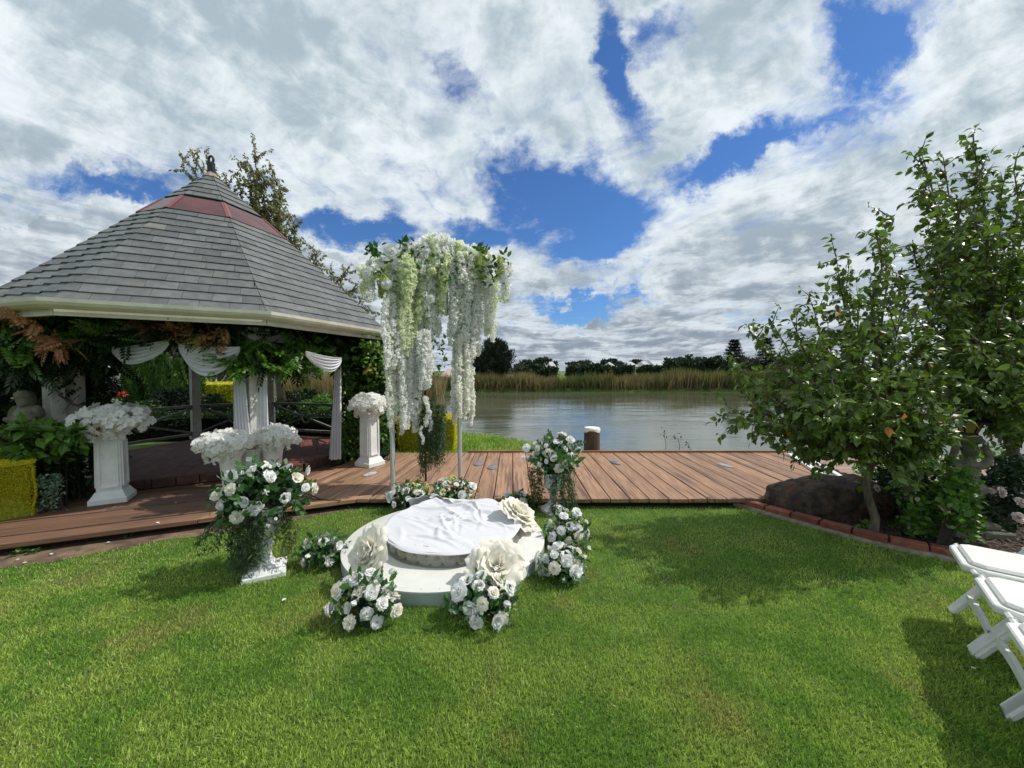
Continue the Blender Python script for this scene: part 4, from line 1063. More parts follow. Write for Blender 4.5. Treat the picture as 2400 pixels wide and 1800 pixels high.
# low arrangements around the stage
def low_arr(px0, px1, py0, py1, zb, lab, nros, seed, lean=0.0, dist=None, rs=(.036, .052), lime=0, h=.2, cream=.3, name='flower_arrangement', root0=None):
    """fills the photographed extent: px0..px1 wide, base row py1"""
    c0 = G((px0 + px1) / 2, py1, zb); w = (px1 - px0) / FPX * c0[1]; topz = P((px0 + px1) / 2, py0, c0[1] + .1)[2]
    hh = max(.10, (topz - zb) * .95); dy = w * .5
    c = np.array([c0[0], c0[1] + dy * .58, zb + hh * .30])
    root = root0 or thing(name, lab, 'floral arrangement', (c[0], c[1], zb), group='low white rose arrangements round the stage')
    sq = np.array([w * .5, dy * .8, hh * .62]); pts = []; ds = []
    for i in range(nros):
        zq = 1 - 1.25 * (i + .5) / nros; a = i * 2.39996 + seed; rr = math.sqrt(max(0, 1 - zq * zq)); d = np.array([rr * math.cos(a), rr * math.sin(a), zq])
        p = c + d * sq * rnd.choice([.68, .82, .92, 1.0, 1.18]); p[2] = max(p[2], zb + .04); pts.append(p); ds.append(unit(d + np.array([lean, -.25, .15]) + rng.normal(size=3) * .3))
    kinds = [rose_w[0], rose_w[2], rose_c[0], rose_w[1], rose_c[2], bud_w, rose_w[0]]
    if lime: kinds = [hyd_l] + kinds + [rose_w[0], hyd_p, rose_w[1]]
    sz = rng.uniform(*rs, nros)
    blooms(root, np.array(pts), np.array(ds), sz, kinds)
    n = 130
    leaves(root, c, 1, n, LEAF, M['leafg'], .06, 40, squash=tuple(sq), shell=(.6, 1.1), zmin=zb + .015)
    leaves(root, c, 1, int(n * .6), LEAF_R, M['leafe'], .036, 30, 'eucalyptus_leaf', squash=tuple(sq), shell=(.7, 1.15), zmin=zb + .015)
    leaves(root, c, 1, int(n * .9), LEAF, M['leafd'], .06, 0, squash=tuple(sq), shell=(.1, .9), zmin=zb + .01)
    leaves(root, c, 1, 4, pinnate(4, .6), M['leafg'], .10, 4, 'leaf_spray', squash=tuple(sq), shell=(.7, 1.0), zmin=zb + .02, up=.1)
    for i in range(5):
        a = rnd.uniform(0, 6.28); s_ = c + sq * np.array([math.cos(a), math.sin(a), -.2]) * .8
        p = [s_, s_ + np.array([math.cos(a) * .05, math.sin(a) * .05, .03]), s_ + np.array([math.cos(a) * .10, math.sin(a) * .09, .01])]
        MB().tube([tuple(q) for q in p], .0018, 4).build('stem', M['trail'], root)
    return root
low_arr(768, 918, 1330, 1482, 0, 'rose arrangement on the grass at the front left of the stage', 30, 1, rs=(.036, .052))
low_arr(1045, 1215, 1345, 1478, 0, 'rose arrangement on the grass at the front of the stage below the largest paper rose', 26, 2, rs=(.038, .058))
low_arr(1268, 1378, 1268, 1372, 0, 'rose arrangement on the grass at the right edge of the stage, nearer one', 22, 3, rs=(.036, .054))
low_arr(1280, 1384, 1195, 1292, 0, 'rose arrangement on the grass right of the stage, further one below the urn', 20, 4, rs=(.036, .052))
low_arr(688, 800, 1245, 1338, 0, 'small dark green arrangement with few roses at the left of the stage', 11, 5, rs=(.034, .05))
low_arr(905, 1000, 1128, 1196, .05, 'rose arrangement behind the cloth at the foot of the left pole', 20, 6, lime=1, rs=(.036, .052))
low_arr(995, 1115, 1120, 1190, .05, 'rose arrangement with lime flowers behind the cloth near the right pole', 24, 8, lime=1, rs=(.036, .052))
low_arr(1178, 1250, 1150, 1206, 0, 'small cluster of pale roses behind the far right paper rose', 9, 7, rs=(.036, .052))

# ================================================================== FLORAL ARCH
DA = 4.45
def PA(px, py, d=DA): return P(px, py, d)
PLb = G(921, 1156, DZ); PRb = G(1078, 1133, DZ)
PLd, PRd = PLb[1], PRb[1]
arch = thing('arch_frame', 'silver metal arch frame with round poles standing on the deck', 'arch', ((PLb[0] + PRb[0]) / 2, (PLb[1] + PRb[1]) / 2, DZ))
ztop = P(1000, 612, 4.5)[2]
MB().tube([tuple(PLb), (PLb[0], PLb[1], ztop)], .027, 14).build('pole', M['metal'], arch, smooth=True)
MB().tube([tuple(PRb), (PRb[0], PRb[1], ztop)], .027, 14).build('pole', M['metal'], arch, smooth=True)
PMb = G(998, 1128, DZ); MB().tube([tuple(PMb), (PMb[0], PMb[1], ztop)], .013, 10).build('pole', M['black'], arch, smooth=True)
MB().tube([(PLb[0], PLb[1], ztop), (PRb[0], PRb[1], ztop)], .022, 10).build('cross_bar', M['metal'], arch, smooth=True)
e0, e1 = PA(872, 640, PLd - .15), PA(1172, 640, PRd + .1); MB().tube([(e0[0], e0[1], ztop), (e1[0], e1[1], ztop)], .018, 10).build('cross_bar', M['metal'], arch, smooth=True)
for q in (PLb, PRb): MB().lathe([(.09, 0), (.09, .006), (.03, .008)], 20, c=(q[0], q[1], DZ + .003)).build('base_plate', M['metal'], arch)

garl = thing('floral_garland', 'cascade of white wisteria strands, roses and lime hydrangeas covering the arch', 'garland', (PMb[0], PMb[1], ztop))
def depth_at(px): return PLd + (PRd - PLd) * (px - 921) / (1078 - 921)
def strand(px, py0, py1, dd, m, rad=.034, dens=210, lab=None, taper=.6, sway=.012, size=.026):
    d = min(max(depth_at(px), PLd - .1), PRd + .15) + dd; p0, p1 = P(px, py0, d), P(px + rnd.uniform(-3, 3), py1, d); ln = p0[2] - p1[2]; n = int(ln * dens * 1.45)
    f = rng.uniform(0, 1, n); a = rng.uniform(0, 6.283, n); ph = rnd.uniform(0, 6)
    bulge = .55 + .60 * np.abs(np.sin(f * ln * 7 + ph + .8 * np.sin(f * 9 + ph))); r = rad * bulge * np.where(f > .85, 1 - (f - .85) / .15 * taper, 1) * np.sqrt(rng.uniform(.35, 1.0, n))
    T = p0 + (p1 - p0) * f[:, None] + np.stack([sway * np.sin(ph + f * 7), sway * np.cos(ph + f * 5), 0 * f], -1)
    out_ = np.stack([np.cos(a), np.sin(a), -.15 + rng.normal(size=n) * .3], -1); T = T + np.stack([np.cos(a) * r, np.sin(a) * r, 0 * a], -1)
    Rm = zframes(out_ + rng.normal(size=(n, 3)) * .35, rng.uniform(.75, 1.25, n) * size)
    off = worldloc(garl); me = inst('wisteria_strand', BLO, Rm, T - off, [M[m]])
    o = obj('wisteria_strand', me, garl)
    return o
def strands(px0, px1, n, y0, y1, m, dd=(-.08, .08), yj=25, rad=.04, **k):
    for i in range(n):
        px = px0 + (px1 - px0) * (i + .5) / n + rnd.uniform(-4, 4)
        strand(px, (y0 if not callable(y0) else y0(px)), (y1 if not callable(y1) else y1(px)) + rnd.uniform(-yj, yj), rnd.uniform(*dd), m if isinstance(m, str) else rnd.choice(m), rad, **k)
strands(903, 986, 12, 655, 1000, ['white2', 'white2', 'creamg'], dd=(-.14, .06), yj=26, rad=.031)
strands(898, 925, 3, 690, 865, ['white2'], dd=(-.18, -.12), yj=20, rad=.04)
strands(915, 975, 7, 640, 830, ['palelime', 'palelime', 'lime'], dd=(-.15, -.02), yj=50, size=.019)
strands(985, 1045, 7, 640, 765, ['palelime', 'white2'], yj=30)
strands(985, 1040, 5, 620, 740, ['palelime', 'white2'], dd=(-.12, 0), yj=30)
strands(1040, 1080, 4, 590, 770, ['white2'], yj=40, rad=.026)
strands(1060, 1108, 8, 600, 985, ['white2', 'creamg'], dd=(-.14, .04), yj=22, rad=.031)
strands(1058, 1126, 11, lambda p: 562 + ((p - 1050) / 60.) ** 2 * 26, 805, ['white2', 'creamg'], dd=(-.14, 0), yj=40)
strands(1112, 1145, 3, 640, 780, ['palelime', 'white2'], yj=14)
strands(1136, 1162, 4, 650, 790, ['palelime', 'palelime', 'white2'], yj=12, rad=.036)
strands(1018, 1034, 2, 720, 790, ['white2'], yj=20, rad=.022)
# top mass
def at_top(px, py, dd): return P(px, py, min(max(depth_at(px), PLd - .2), PRd + .2) + dd)
pts, ds, kinds, sz = [], [], [], []
def bl(px, py, dd, me, s, d=None):
    pts.append(at_top(px, py, dd)); kinds.append(me); sz.append(s); ds.append(np.array(d if d is not None else (rnd.uniform(-.4, .4), -1, rnd.uniform(-.1, .5))))
for q in range(46):   # hydrangea and blossom heads forming the band
    f = rnd.random(); px = 862 + 320 * f; top_ = 650 - 85 * math.sin(math.pi * min(1, max(0, (px - 850) / 345))) ** .7
    py = rnd.uniform(top_, top_ + 70); me = rnd.choice([hyd_w, hyd_w, hyd_p, hyd_l] if (px < 930 or px > 1120 or rnd.random() < .3) else [hyd_w, hyd_w, hyd_p])
    bl(px, py, rnd.uniform(-.15, .22), me, rnd.uniform(.055, .085))
for (px, py, s, k) in ((918, 590, .085, 0), (895, 612, .06, 2), (935, 618, .08, 2), (868, 618, .05, 1), (858, 640, .045, 0), (952, 575, .055, 0), (962, 635, .06, 2), (1133, 635, .05, 0), (1138, 590, .045, 1),
                       (1137, 670, .045, 1), (878, 585, .04, 1), (1010, 700, .05, 0), (905, 665, .06, 0), (1000, 590, .05, 0)): bl(px, py, -.2, rose_w[k], s)
for (px, py) in ((1150, 605), (1160, 655), (1182, 640), (1085, 600), (1010, 610), (945, 660), (1170, 620), (900, 655)): bl(px, py, -.17, hyd_l, rnd.uniform(.04, .06))
blooms(garl, np.array(pts), np.array(ds), np.array(sz), [None]) if False else None
for i in range(len(pts)): blooms(garl, np.array(pts[i:i + 1]), np.array(ds[i:i + 1]), [sz[i]], [kinds[i]])
for i in range(52):   # blossom tufts on the crown of the arch, spiky sprays
    px = rnd.uniform(945, 1118); topy = 548 + 50 * abs((px - 1030) / 90) ** 1.7; strand(px, topy + rnd.uniform(-3, 10), topy + rnd.uniform(50, 95), rnd.uniform(-.18, .12), rnd.choice(['white2', 'white2', 'white2', 'palelime']), .05, dens=300, taper=.3, size=.023)
for i in range(22): strand(rnd.uniform(852, 935), rnd.uniform(605, 640), rnd.uniform(670, 705), rnd.uniform(-.15, .1), rnd.choice(['palelime', 'white2', 'lime']), .045, dens=240, size=.021)
for i in range(22): px = rnd.uniform(1098, 1188); t0 = 575 + abs(px - 1120) * .55; strand(px, t0 + rnd.uniform(-4, 12), t0 + rnd.uniform(45, 85), rnd.uniform(-.2, .05), rnd.choice(['white2', 'palelime', 'white2', 'lime']), .05, dens=240, taper=.3, size=.023)
for i in range(10): strand(rnd.uniform(930, 1100), rnd.uniform(590, 610), rnd.uniform(660, 720), rnd.uniform(-.24, -.14), rnd.choice(['white2', 'palelime']), .045, dens=240, taper=.3)
lp = [at_top(px, py, -.22) for (px, py) in [(882 + rnd.uniform(-18, 18), 590 + rnd.uniform(-16, 16)) for _ in range(26)] + [(958 + rnd.uniform(-20, 25), 578 + rnd.uniform(-14, 30)) for _ in range(26)] +
      [(1160 + rnd.uniform(-30, 30), 622 + rnd.uniform(-35, 45)) for _ in range(46)] + [(1125 + rnd.uniform(-12, 12), 590 + rnd.uniform(-12, 12)) for _ in range(12)] + [(1000 + rnd.uniform(-120, 150), 625 + rnd.uniform(-30, 40)) for _ in range(36)]]
n = len(lp); dd = np.stack([rng.normal(size=n), -np.abs(rng.normal(size=n)) * .6, rng.normal(size=n) * .8 + .2], -1)
scatter(garl, 'foliage', LEAF, frames(dd, rdir(n), rng.uniform(.06, .095, n)), np.array(lp), [M['leafg']], n, 'leaf', True)
# centre column: roses, blossoms and long trailing greenery
for (px, py, s, me) in ((978, 800, .06, rose_w[0]), (1005, 812, .055, rose_w[2]), (985, 850, .05, rose_w[1]), (1008, 868, .045, rose_c[0]), (980, 880, .05, rose_w[0]), (1000, 782, .05, hyd_w), (1012, 840, .05, hyd_w), (990, 900, .045, hyd_p), (978, 830, .045, hyd_p)):
    blooms(garl, np.array([P(px, py, 4.42)]), np.array([(rnd.uniform(-.5, .5), -1, .2)]), [s], [me])
for (a, b_) in ((995, 1012), (985, 1003), (1005, 996)): strand(a, 775, 900 + rnd.uniform(0, 30), -.15, 'white2', .035)
strand(1000, 930, 1000, -.1, 'white2', .022, size=.022); strand(988, 1000, 1040, -.1, 'white2', .012, size=.018); strand(1010, 960, 1010, -.1, 'white2', .014, size=.018)
lp = [P(px, py, 4.5 + rnd.uniform(-.1, .1)) for (px, py) in [(1000 + rnd.uniform(-35, 35), rnd.uniform(770, 990)) for _ in range(90)] + [(1040 + rnd.uniform(-12, 14), rnd.uniform(790, 860)) for _ in range(26)]]
n = len(lp); dd = np.stack([rng.normal(size=n), -np.abs(rng.normal(size=n)) * .5, rng.normal(size=n) * .6 - .3], -1)
scatter(garl, 'foliage', LEAF, frames(dd, rdir(n), rng.uniform(.04, .075, n)), np.array(lp), [M['leafg']], n, 'leaf', True)
for i in range(46):
    px = rnd.uniform(985, 1045); y0 = rnd.uniform(930, 985) + abs(px - 1010) * .5; p0 = P(px, y0, 4.5 + rnd.uniform(-.06, .06)); p1 = P(px, rnd.uniform(1035, 1118) - max(0, px - 1020) * 1.6, 4.5)
    trailing(garl, p0, max(.1, p0[2] - p1[2]), M[rnd.choice(['trail', 'trail', 'trailo'])], spread=.018, sway=.012)

# ================================================================== PEDESTALS AND ORCHID HEADS
def pedestal(c, z0, rz, w, h, lab):
    p = thing('pedestal', lab, 'pedestal', (c[0], c[1], z0), rz, group='white panelled pedestals with orchid heads')
    def sq(prof, mb):
        V = []; F = []
        for (r, z) in prof: V += [(-r, -r, z), (r, -r, z), (r, r, z), (-r, r, z)]
        for i in range(len(prof) - 1):
            for k in range(4): F.append((i * 4 + k, i * 4 + (k + 1) % 4, i * 4 + 4 + (k + 1) % 4, i * 4 + 4 + k))
        F += [(3, 2, 1, 0), tuple(range(4 * len(prof) - 4, 4 * len(prof)))]; return mb.add(V, F)
    b = w / 2
    sq([(b, 0), (b, .055), (b * .93, .062), (b * .80, .10), (b * .74, .118), (b * .72, .125)], MB()).build('base', M['plaster'], p, world=False, bevel=.004)
    s0, s1 = b * .66, b * .625
    sq([(s0, .125), (s1, h - .09)], MB()).build('shaft', M['plaster'], p, world=False, bevel=.003)
    sq([(s1 * 1.02, h - .09), (s1 * 1.12, h - .075), (s1 * 1.2, h - .05), (s1 * 1.35, h - .035), (s1 * 1.35, h)], MB()).build('capital', M['plaster'], p, world=False, bevel=.003)
    for k in range(4):
        mb = MB(); Rz = Matrix.Rotation(k * math.pi / 2, 3, 'Z')
        def pt(x, z, o_): f = (z - .125) / (h - .215); r = s0 + (s1 - s0) * f; return tuple(Rz @ Vector((x * r, -r - o_, z)))
        za, zb_ = .17, h - .13; t_ = .022
        for (xa, z_a, xb, z_b) in ((-.72, za, .72, za), (-.72, zb_, .72, zb_), (-.72, za, -.72, zb_), (.72, za, .72, zb_)):
            mb.bar(pt(xa, z_a, .004), pt(xb, z_b, .004), .018, .022, up=Rz @ Vector((0, -1, 0)))
        mb.build('panel_moulding', M['plaster'], p, world=False)
    return p
pl = (G(270, 1175, DZ) + G(196, 1184, DZ)) / 2; pl_c = np.array([pl[0] - .02, pl[1] + .14, DZ])
pedestal((-4.27, 4.07), DZ, R(30), .30, .77, 'white panelled pedestal on the left deck in front of the dark vine')
pedestal((-2.085, 5.60), DZ, R(-28), .30, .80, 'white panelled pedestal on the deck right of the gazebo corner')
orc_me = newmesh('orchid', ORC[0], ORC[1], [M['white'], M['yellow']], ORC[2], True)
def orchid_head(c, sq, n, lab, cream=0, spray=(), size=.052, name='orchid_arrangement', group='white orchid arrangements', sprays=10):
    root = thing(name, lab, 'flower arrangement', (c[0], c[1], c[2] - sq[2] * .5), group=group)
    pts = []; ds = []
    for i in range(n):
        zq = 1 - 1.5 * (i + .5) / n; a = i * 2.39996; rr = math.sqrt(max(0, 1 - zq * zq)); d = np.array([rr * math.cos(a), rr * math.sin(a), zq])
        pts.append(np.array(c) + d * np.array(sq) * rnd.uniform(.78, 1.14)); ds.append(unit(d * .8 + np.array([0, -.35, .1]) + rng.normal(size=3) * .4))
    part_inst(root, 'orchid', orc_me, zframes(np.array(ds), rng.uniform(.8, 1.2, n) * size), np.array(pts))
    # filler: small creamy blossoms inside and hanging sprays
    m_ = 260; d = rdir(m_); T = np.array(c) + d * np.array(sq) * rng.uniform(.35, .82, m_)[:, None]
    o = obj('filler_blossom', inst('filler_blossom', FLO, zframes(d, rng.uniform(.03, .045, m_)), T - worldloc(root), [M['creamb']]), root); o['kind'] = 'stuff'
    for i in range(sprays):
        a = rnd.uniform(-3.1, .2); s_ = np.array(c) + np.array([math.cos(a) * sq[0] * .75, math.sin(a) * sq[1] * .75, -sq[2] * .45]); ln = rnd.uniform(.06, .13); k = int(ln * 420)
        f = rng.uniform(0, 1, k); T = s_ + np.stack([rng.normal(size=k) * .010, rng.normal(size=k) * .010, -f * ln], -1)
        obj('blossom_spray', inst('blossom_spray', BLO, zframes(rdir(k) + (0, -.3, 0), rng.uniform(.010, .018, k)), T - worldloc(root), [M['white2']]), root)
    lp = np.array(c) + rdir(30) * np.array(sq) * .7
    scatter(root, 'foliage', LEAF, frames(rdir(30), rdir(30), rng.uniform(.03, .05, 30)), lp, [M['leafg']], 0)
    return root
orchid_head((-4.22, 4.06, DZ + .86), (.285, .26, .165), 115, 'wide head of white orchids on the left deck pedestal')
orchid_head((-2.085, 5.60, DZ + .895), (.25, .24, .15), 110, 'round head of white orchids on the pedestal right of the gazebo', sprays=7)
# three fluted white planters on the gazebo step with orchids
def planter(c, z0, h, lab, r=.115):
    p = thing('planter', lab, 'planter', (c[0], c[1], z0), group='white trumpet planters below the central post')
    prof = [(r * .95, 0), (r * .95, .03), (r * .62, .06), (r * .58, .10), (r * .72, h * .5), (r * .88, h * .85), (r * 1.12, h * .95), (r * 1.25, h), (r * 1.05, h), (r * .8, h * .9)]
    MB().lathe(prof, 26, c=(c[0], c[1], z0)).build('body', M['plaster'], p, smooth=True)
    MB().lathe([(r * 1.24, h - .02), (r * 1.29, h - .012), (r * 1.29, h + .002), (r * 1.2, h + .006)], 26, c=(c[0], c[1], z0)).build('rim', M['plaster'], p, smooth=True)
    return p
q0, q1, q2 = P(540, 1090, 4.10), P(590, 1090, 4.38), P(640, 1080, 4.42)
planter(q0, DZ, .53, 'white trumpet planter left of the central post, leftmost of three'); planter(q1, DZ, .50, 'white trumpet planter directly in front of the central post'); planter(q2, DZ, .54, 'white trumpet planter right of the central post, rightmost of three')
orchid_head((q0[0] - .06, q0[1], DZ + .60), (.25, .22, .13), 100, 'spreading white orchids in the leftmost planter', sprays=9)
orchid_head((q1[0], q1[1] - .02, DZ + .56), (.13, .13, .08), 34, 'small cream flower tuft in the middle planter', sprays=4)
orchid_head((q2[0] + .03, q2[1], DZ + .62), (.22, .2, .125), 90, 'domed white orchids in the rightmost planter', sprays=8)

# ================================================================== CHAIRS
def chair(lab):
    """origin under the middle of the front seat edge; +Y is the way the sitter faces"""
    c = thing('folding_chair', lab, 'chair', (0, 0, 0), group='white folding chairs in a row on the lawn')
    pl_ = M['plastic']; SH = .45; hw = .20; dp = .40
    # seat: frame with clipped front corners, cushion on top
    def seat_poly(e): return [(-hw + e, -dp + e), (hw - e, -dp + e), (hw - e, -.075), (hw - .05 - e * .3, -e), (-hw + .05 + e * .3, -e), (-hw + e, -.075)]
    MB().prism(seat_poly(0), SH - .045, SH - .008).build('seat_frame', pl_, c, world=False, bevel=.006)
    MB().prism(seat_poly(.03), SH - .012, SH + .012).build('seat_cushion', M['cushion'], c, world=False, bevel=.012)
    for s in (-1, 1):
        x = s * (hw + .022)
        # long leg: front foot up to the back rest; short leg: seat front to rear foot
        MB().bar((x, -.03, .0), (x, -.52, .80), .024, .085, up=(1, 0, 0)).build('back_leg', pl_, c, world=False, bevel=.005)
        x2 = s * (hw - .012)
        MB().bar((x2, -.03, .43), (x2, -.43, .0), .022, .075, up=(1, 0, 0)).build('front_leg', pl_, c, world=False, bevel=.005)
    for s in (-1, 1):
        mb = MB()
        for (y, z) in ((-.27, .435), (-.30, .475), (-.045, .425)): mb.tube([(s * (hw + .032), y, z), (s * (hw + .039), y, z)], .009, 10)
        mb.build('hinge_bolt', M['metal'], c, world=False)
    def xb(y, z, w, arch_=0, name='stretcher'):
        V = []; F = []; n = 12
        for i in range(n + 1):
            u = i / n * 2 - 1; z_ = z + arch_ * (1 - u * u)
            V += [(u * (hw + .006), y - .010, z_ - w / 2), (u * (hw + .006), y + .010, z_ - w / 2), (u * (hw + .006), y + .010, z_ + w / 2), (u * (hw + .006), y - .010, z_ + w / 2)]
        for i in range(n):
            for k in range(4): F.append((i * 4 + k, i * 4 + (k + 1) % 4, i * 4 + 4 + (k + 1) % 4, i * 4 + 4 + k))
        MB().add(V, F).build(name, pl_, c, world=False)
    xb(-.098, .115, .045, .02); xb(-.35, .10, .04, .0)
    xb(-.475, .755, .07, .015, 'back_slat'); xb(-.415, .665, .035, 0, 'back_slat'); xb(-.36, .585, .035, 0, 'back_slat')
    return c
ch = chair('white folding chair furthest from the camera, nearest the garden bed')
fa = math.atan2(.64, -.77) - math.pi / 2
ROW = np.array([-.64, -.77])
def place(o, mid): o.location = (mid[0], mid[1], 0); o.rotation_euler = (0, 0, fa)
m1 = np.array([2.56, 2.185]); m2_ = np.array([2.275, 1.82]); 
place(ch, m1); 
for i, (mm, lab) in enumerate(((m2_, 'white folding chair second from the garden bed'), (m2_ + ROW * .455, 'white folding chair third from the garden bed, cut by the photo edge'), (m2_ + ROW * .93, 'white folding chair closest to the camera, barely in view'))):
    c2_ = copy_tree(ch); place(c2_, mm); c2_['label'] = lab
# ================================================================== VEGETATION
PIN, PIN_S = pinnate(6), pinnate(4, .4)
PEARL = leaf_t(.58, .13, .28)
def clump_pts(n, nc, lo, hi, sig, fn):
    """clustered samples: fn maps unit-cube coordinates to world"""
    c = rng.uniform(0, 1, (nc, 3)); k = rng.integers(0, nc, n); u = c[k] + rng.normal(size=(n, 3)) * sig; u = np.clip(u, -.06, 1.06)
    return np.array([fn(*q) for q in u])
def vine_mass(root, px0, px1, py0, py1, dfn, n, m, size, t=None, part=0, nc=14, sig=.12, out=(0, -1, -.3), name='foliage', pname='leaf', vari=.8, shape=None):
    def fn(a, b_, c_):
        px = px0 + (px1 - px0) * a; y0, y1 = py0, py1
        if shape: y0, y1 = shape(px)
        return P(px, y0 + (y1 - y0) * b_, dfn(px) + c_ * dfn_w)
    T = clump_pts(n, nc, 0, 1, sig, fn); n = len(T)
    dd = unit(np.tile(np.array(out), (n, 1)) + rng.normal(size=(n, 3)) * vari)
    Rm = frames(dd, unit(np.array([0, -.4, 1.]) + rng.normal(size=(n, 3)) * .6), rng.uniform(.7, 1.25, n) * size)
    scatter(root, name, t or PIN, Rm, T, [M[m]], part, pname)
def eave_d(px):
    if px < 612: return 3.50 + (max(px, 0) / 612) * .80
    return 4.30 + (px - 612) / 285 * 1.65
vine = thing('climbing_vine', 'wisteria vine with green and rusty brown leaves climbing the gazebo eave and left post', 'vine', (-5.4, 4.3, 0))
dfn_w = .45
def low_edge(px):   # lower edge of the hanging leaves along the eave
    import bisect
    xs_ = [-60, 100, 250, 300, 380, 430, 540, 600, 700, 740, 800, 900]; ys_ = [870, 868, 850, 800, 790, 800, 815, 868, 868, 835, 850, 900]
    return float(np.interp(px, xs_, ys_))
def top_edge(px): return float(np.interp(px, [-60, 16, 610, 895], [742, 738, 768, 798]))
sh = lambda px: (top_edge(px), low_edge(px))
dfn_w = .4
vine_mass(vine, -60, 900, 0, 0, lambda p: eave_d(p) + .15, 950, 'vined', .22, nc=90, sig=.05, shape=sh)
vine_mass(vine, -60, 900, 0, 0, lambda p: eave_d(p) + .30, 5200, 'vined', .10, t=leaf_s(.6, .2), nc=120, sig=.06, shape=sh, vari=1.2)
dfn_w = .25
vine_mass(vine, 530, 745, 790, 865, lambda p: eave_d(p) - .02, 230, 'vine', .20, nc=24, sig=.09, part=60)
vine_mass(vine, 80, 260, 735, 800, lambda p: eave_d(p), 60, 'vine', .22, nc=12, sig=.1, part=50, out=(.5, -1, .1))
vine_mass(vine, 90, 160, 712, 745, lambda p: eave_d(p) - .08, 14, 'vine', .20, nc=4, sig=.15, part=14, out=(.2, -.6, .5))
vine_mass(vine, 240, 560, 760, 800, lambda p: eave_d(p), 110, 'vined', .2, nc=18, sig=.1, part=30)
vine_mass(vine, -20, 90, 760, 860, lambda p: eave_d(p), 30, 'vine', .2, nc=8, sig=.12)
# dried rusty clusters
for (a, b_, c_, e, k) in ((325, 440, 728, 768, 46), (360, 520, 765, 800, 44), (-10, 75, 722, 748, 26), (110, 190, 790, 842, 26), (60, 100, 735, 780, 8)):
    vine_mass(vine, a, b_, c_, e, lambda p: eave_d(p) - .10, int(k * 1.3), 'vineb', .15, nc=6, sig=.14, part=0, out=(.3, -.8, -.35), name='dried_leaf', pname='dried_leaf', t=PIN)
vine_mass(vine, 430, 500, 790, 820, lambda p: eave_d(p) - .04, 14, 'viney', .16, nc=5, sig=.14, name='yellow_leaf')
# deep mass on the left behind the statue and the left post
dfn_w = 1.1
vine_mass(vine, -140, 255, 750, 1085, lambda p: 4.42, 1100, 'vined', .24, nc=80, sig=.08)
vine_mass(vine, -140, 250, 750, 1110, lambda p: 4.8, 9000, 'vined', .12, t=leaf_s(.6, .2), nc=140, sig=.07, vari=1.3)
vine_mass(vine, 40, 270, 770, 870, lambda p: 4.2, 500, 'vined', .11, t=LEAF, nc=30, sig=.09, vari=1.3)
mb = MB()
for i in range(6):
    px = 105 + i * 14; mb.tube([tuple(P(px + 8 * math.sin(j * 1.3 + i), 1100 - j * 45, 4.45 + .05 * math.sin(j + i))) for j in range(8)], [.014 - .001 * j for j in range(8)], 5)
for (a, b_) in (((138, 925), (192, 955)), ((178, 865), (140, 880)), ((150, 890), (175, 870))): mb.tube([tuple(P(*a, 3.96)), tuple(P((a[0] + b_[0]) / 2, (a[1] + b_[1]) / 2 + 5, 3.94)), tuple(P(*b_, 3.96))], .012, 5)
mb.build('stem', M['barkd'], vine, smooth=True)
vine2 = thing('climbing_vine', 'dense leafy vine wrapping the right corner of the gazebo down to the deck', 'vine', (-2.75, 6.2, 0))
dfn_w = .7
def rsh(px): return (float(np.interp(px, [730, 800, 890, 915], [800, 798, 800, 880])), float(np.interp(px, [730, 786, 792, 915], [855, 870, 1082, 1086])))
vine_mass(vine2, 790, 905, 0, 0, lambda p: 5.75, 3600, 'vine', .085, t=LEAF, nc=90, sig=.07, shape=rsh, vari=1.1, part=0)
vine_mass(vine2, 795, 908, 0, 0, lambda p: 6.0, 3600, 'vined', .10, t=LEAF, nc=60, sig=.08, shape=rsh, vari=1.1)
vine_mass(vine2, 735, 890, 800, 850, lambda p: 5.5, 500, 'vine', .085, t=LEAF, nc=20, sig=.1, vari=1.1, part=80)
vine_mass(vine2, 840, 892, 795, 880, lambda p: 5.55, 130, 'viney', .085, t=LEAF, nc=7, sig=.12, vari=1.1, name='yellow_leaf')
MB().tube([tuple(P(830, 1080, 6.1)), tuple(P(838, 980, 6.15)), tuple(P(828, 880, 6.1)), tuple(P(835, 800, 6.0))], [.05, .04, .035, .03], 7).build('stem', M['barkd'], vine2, smooth=True)

# shrubs in front of the left vine
def shrub(name, lab, px0, px1, py0, py1, d, dw, n, m, size, t, parts=60, out=(0, -.6, .5), cat='shrub', group=None, stems=6, nc=16, sig=.11, vari=.9, base=0.0):
    global dfn_w
    b_ = P((px0 + px1) / 2, py1, d); r_ = thing(name, lab, cat, (b_[0], d + dw / 2, base), group=group); dfn_w = dw
    vine_mass(r_, px0, px1, py0, py1, lambda p: d, n, m, size, t=t, part=parts, nc=nc, sig=sig, out=out, vari=vari)
    mb = MB()
    for i in range(stems):
        q = P(px0 + (px1 - px0) * (i + .7) / (stems + .4), py0 + (py1 - py0) * .3, d + dw * .5); mb.tube([(b_[0] + (i - stems / 2) * .02, d + dw / 2, base), ((b_[0] + q[0]) / 2, q[1], q[2] * .6), tuple(q)], [.009, .006, .003], 5)
    mb.build('stem', M['barkd'], r_); return r_
shrub('leafy_shrub', 'bright green leafy shrub in front of the seated statue', 0, 185, 1000, 1090, 3.75, .35, 620, 'vine', .12, LEAF, 120, out=(.3, -.7, .25), nc=26)
shrub('leafy_shrub', 'dark undergrowth shrub between the golden hedge and the left pedestal', 60, 200, 1060, 1180, 3.9, .4, 1500, 'vined', .09, LEAF, 0)
shrub('small_shrub', 'small shrub with tiny silvery leaves at the foot of the golden hedge', 78, 150, 1120, 1200, 3.68, .2, 900, 'leafe', .03, leaf_t(.6, .08, .1), 0, nc=22)

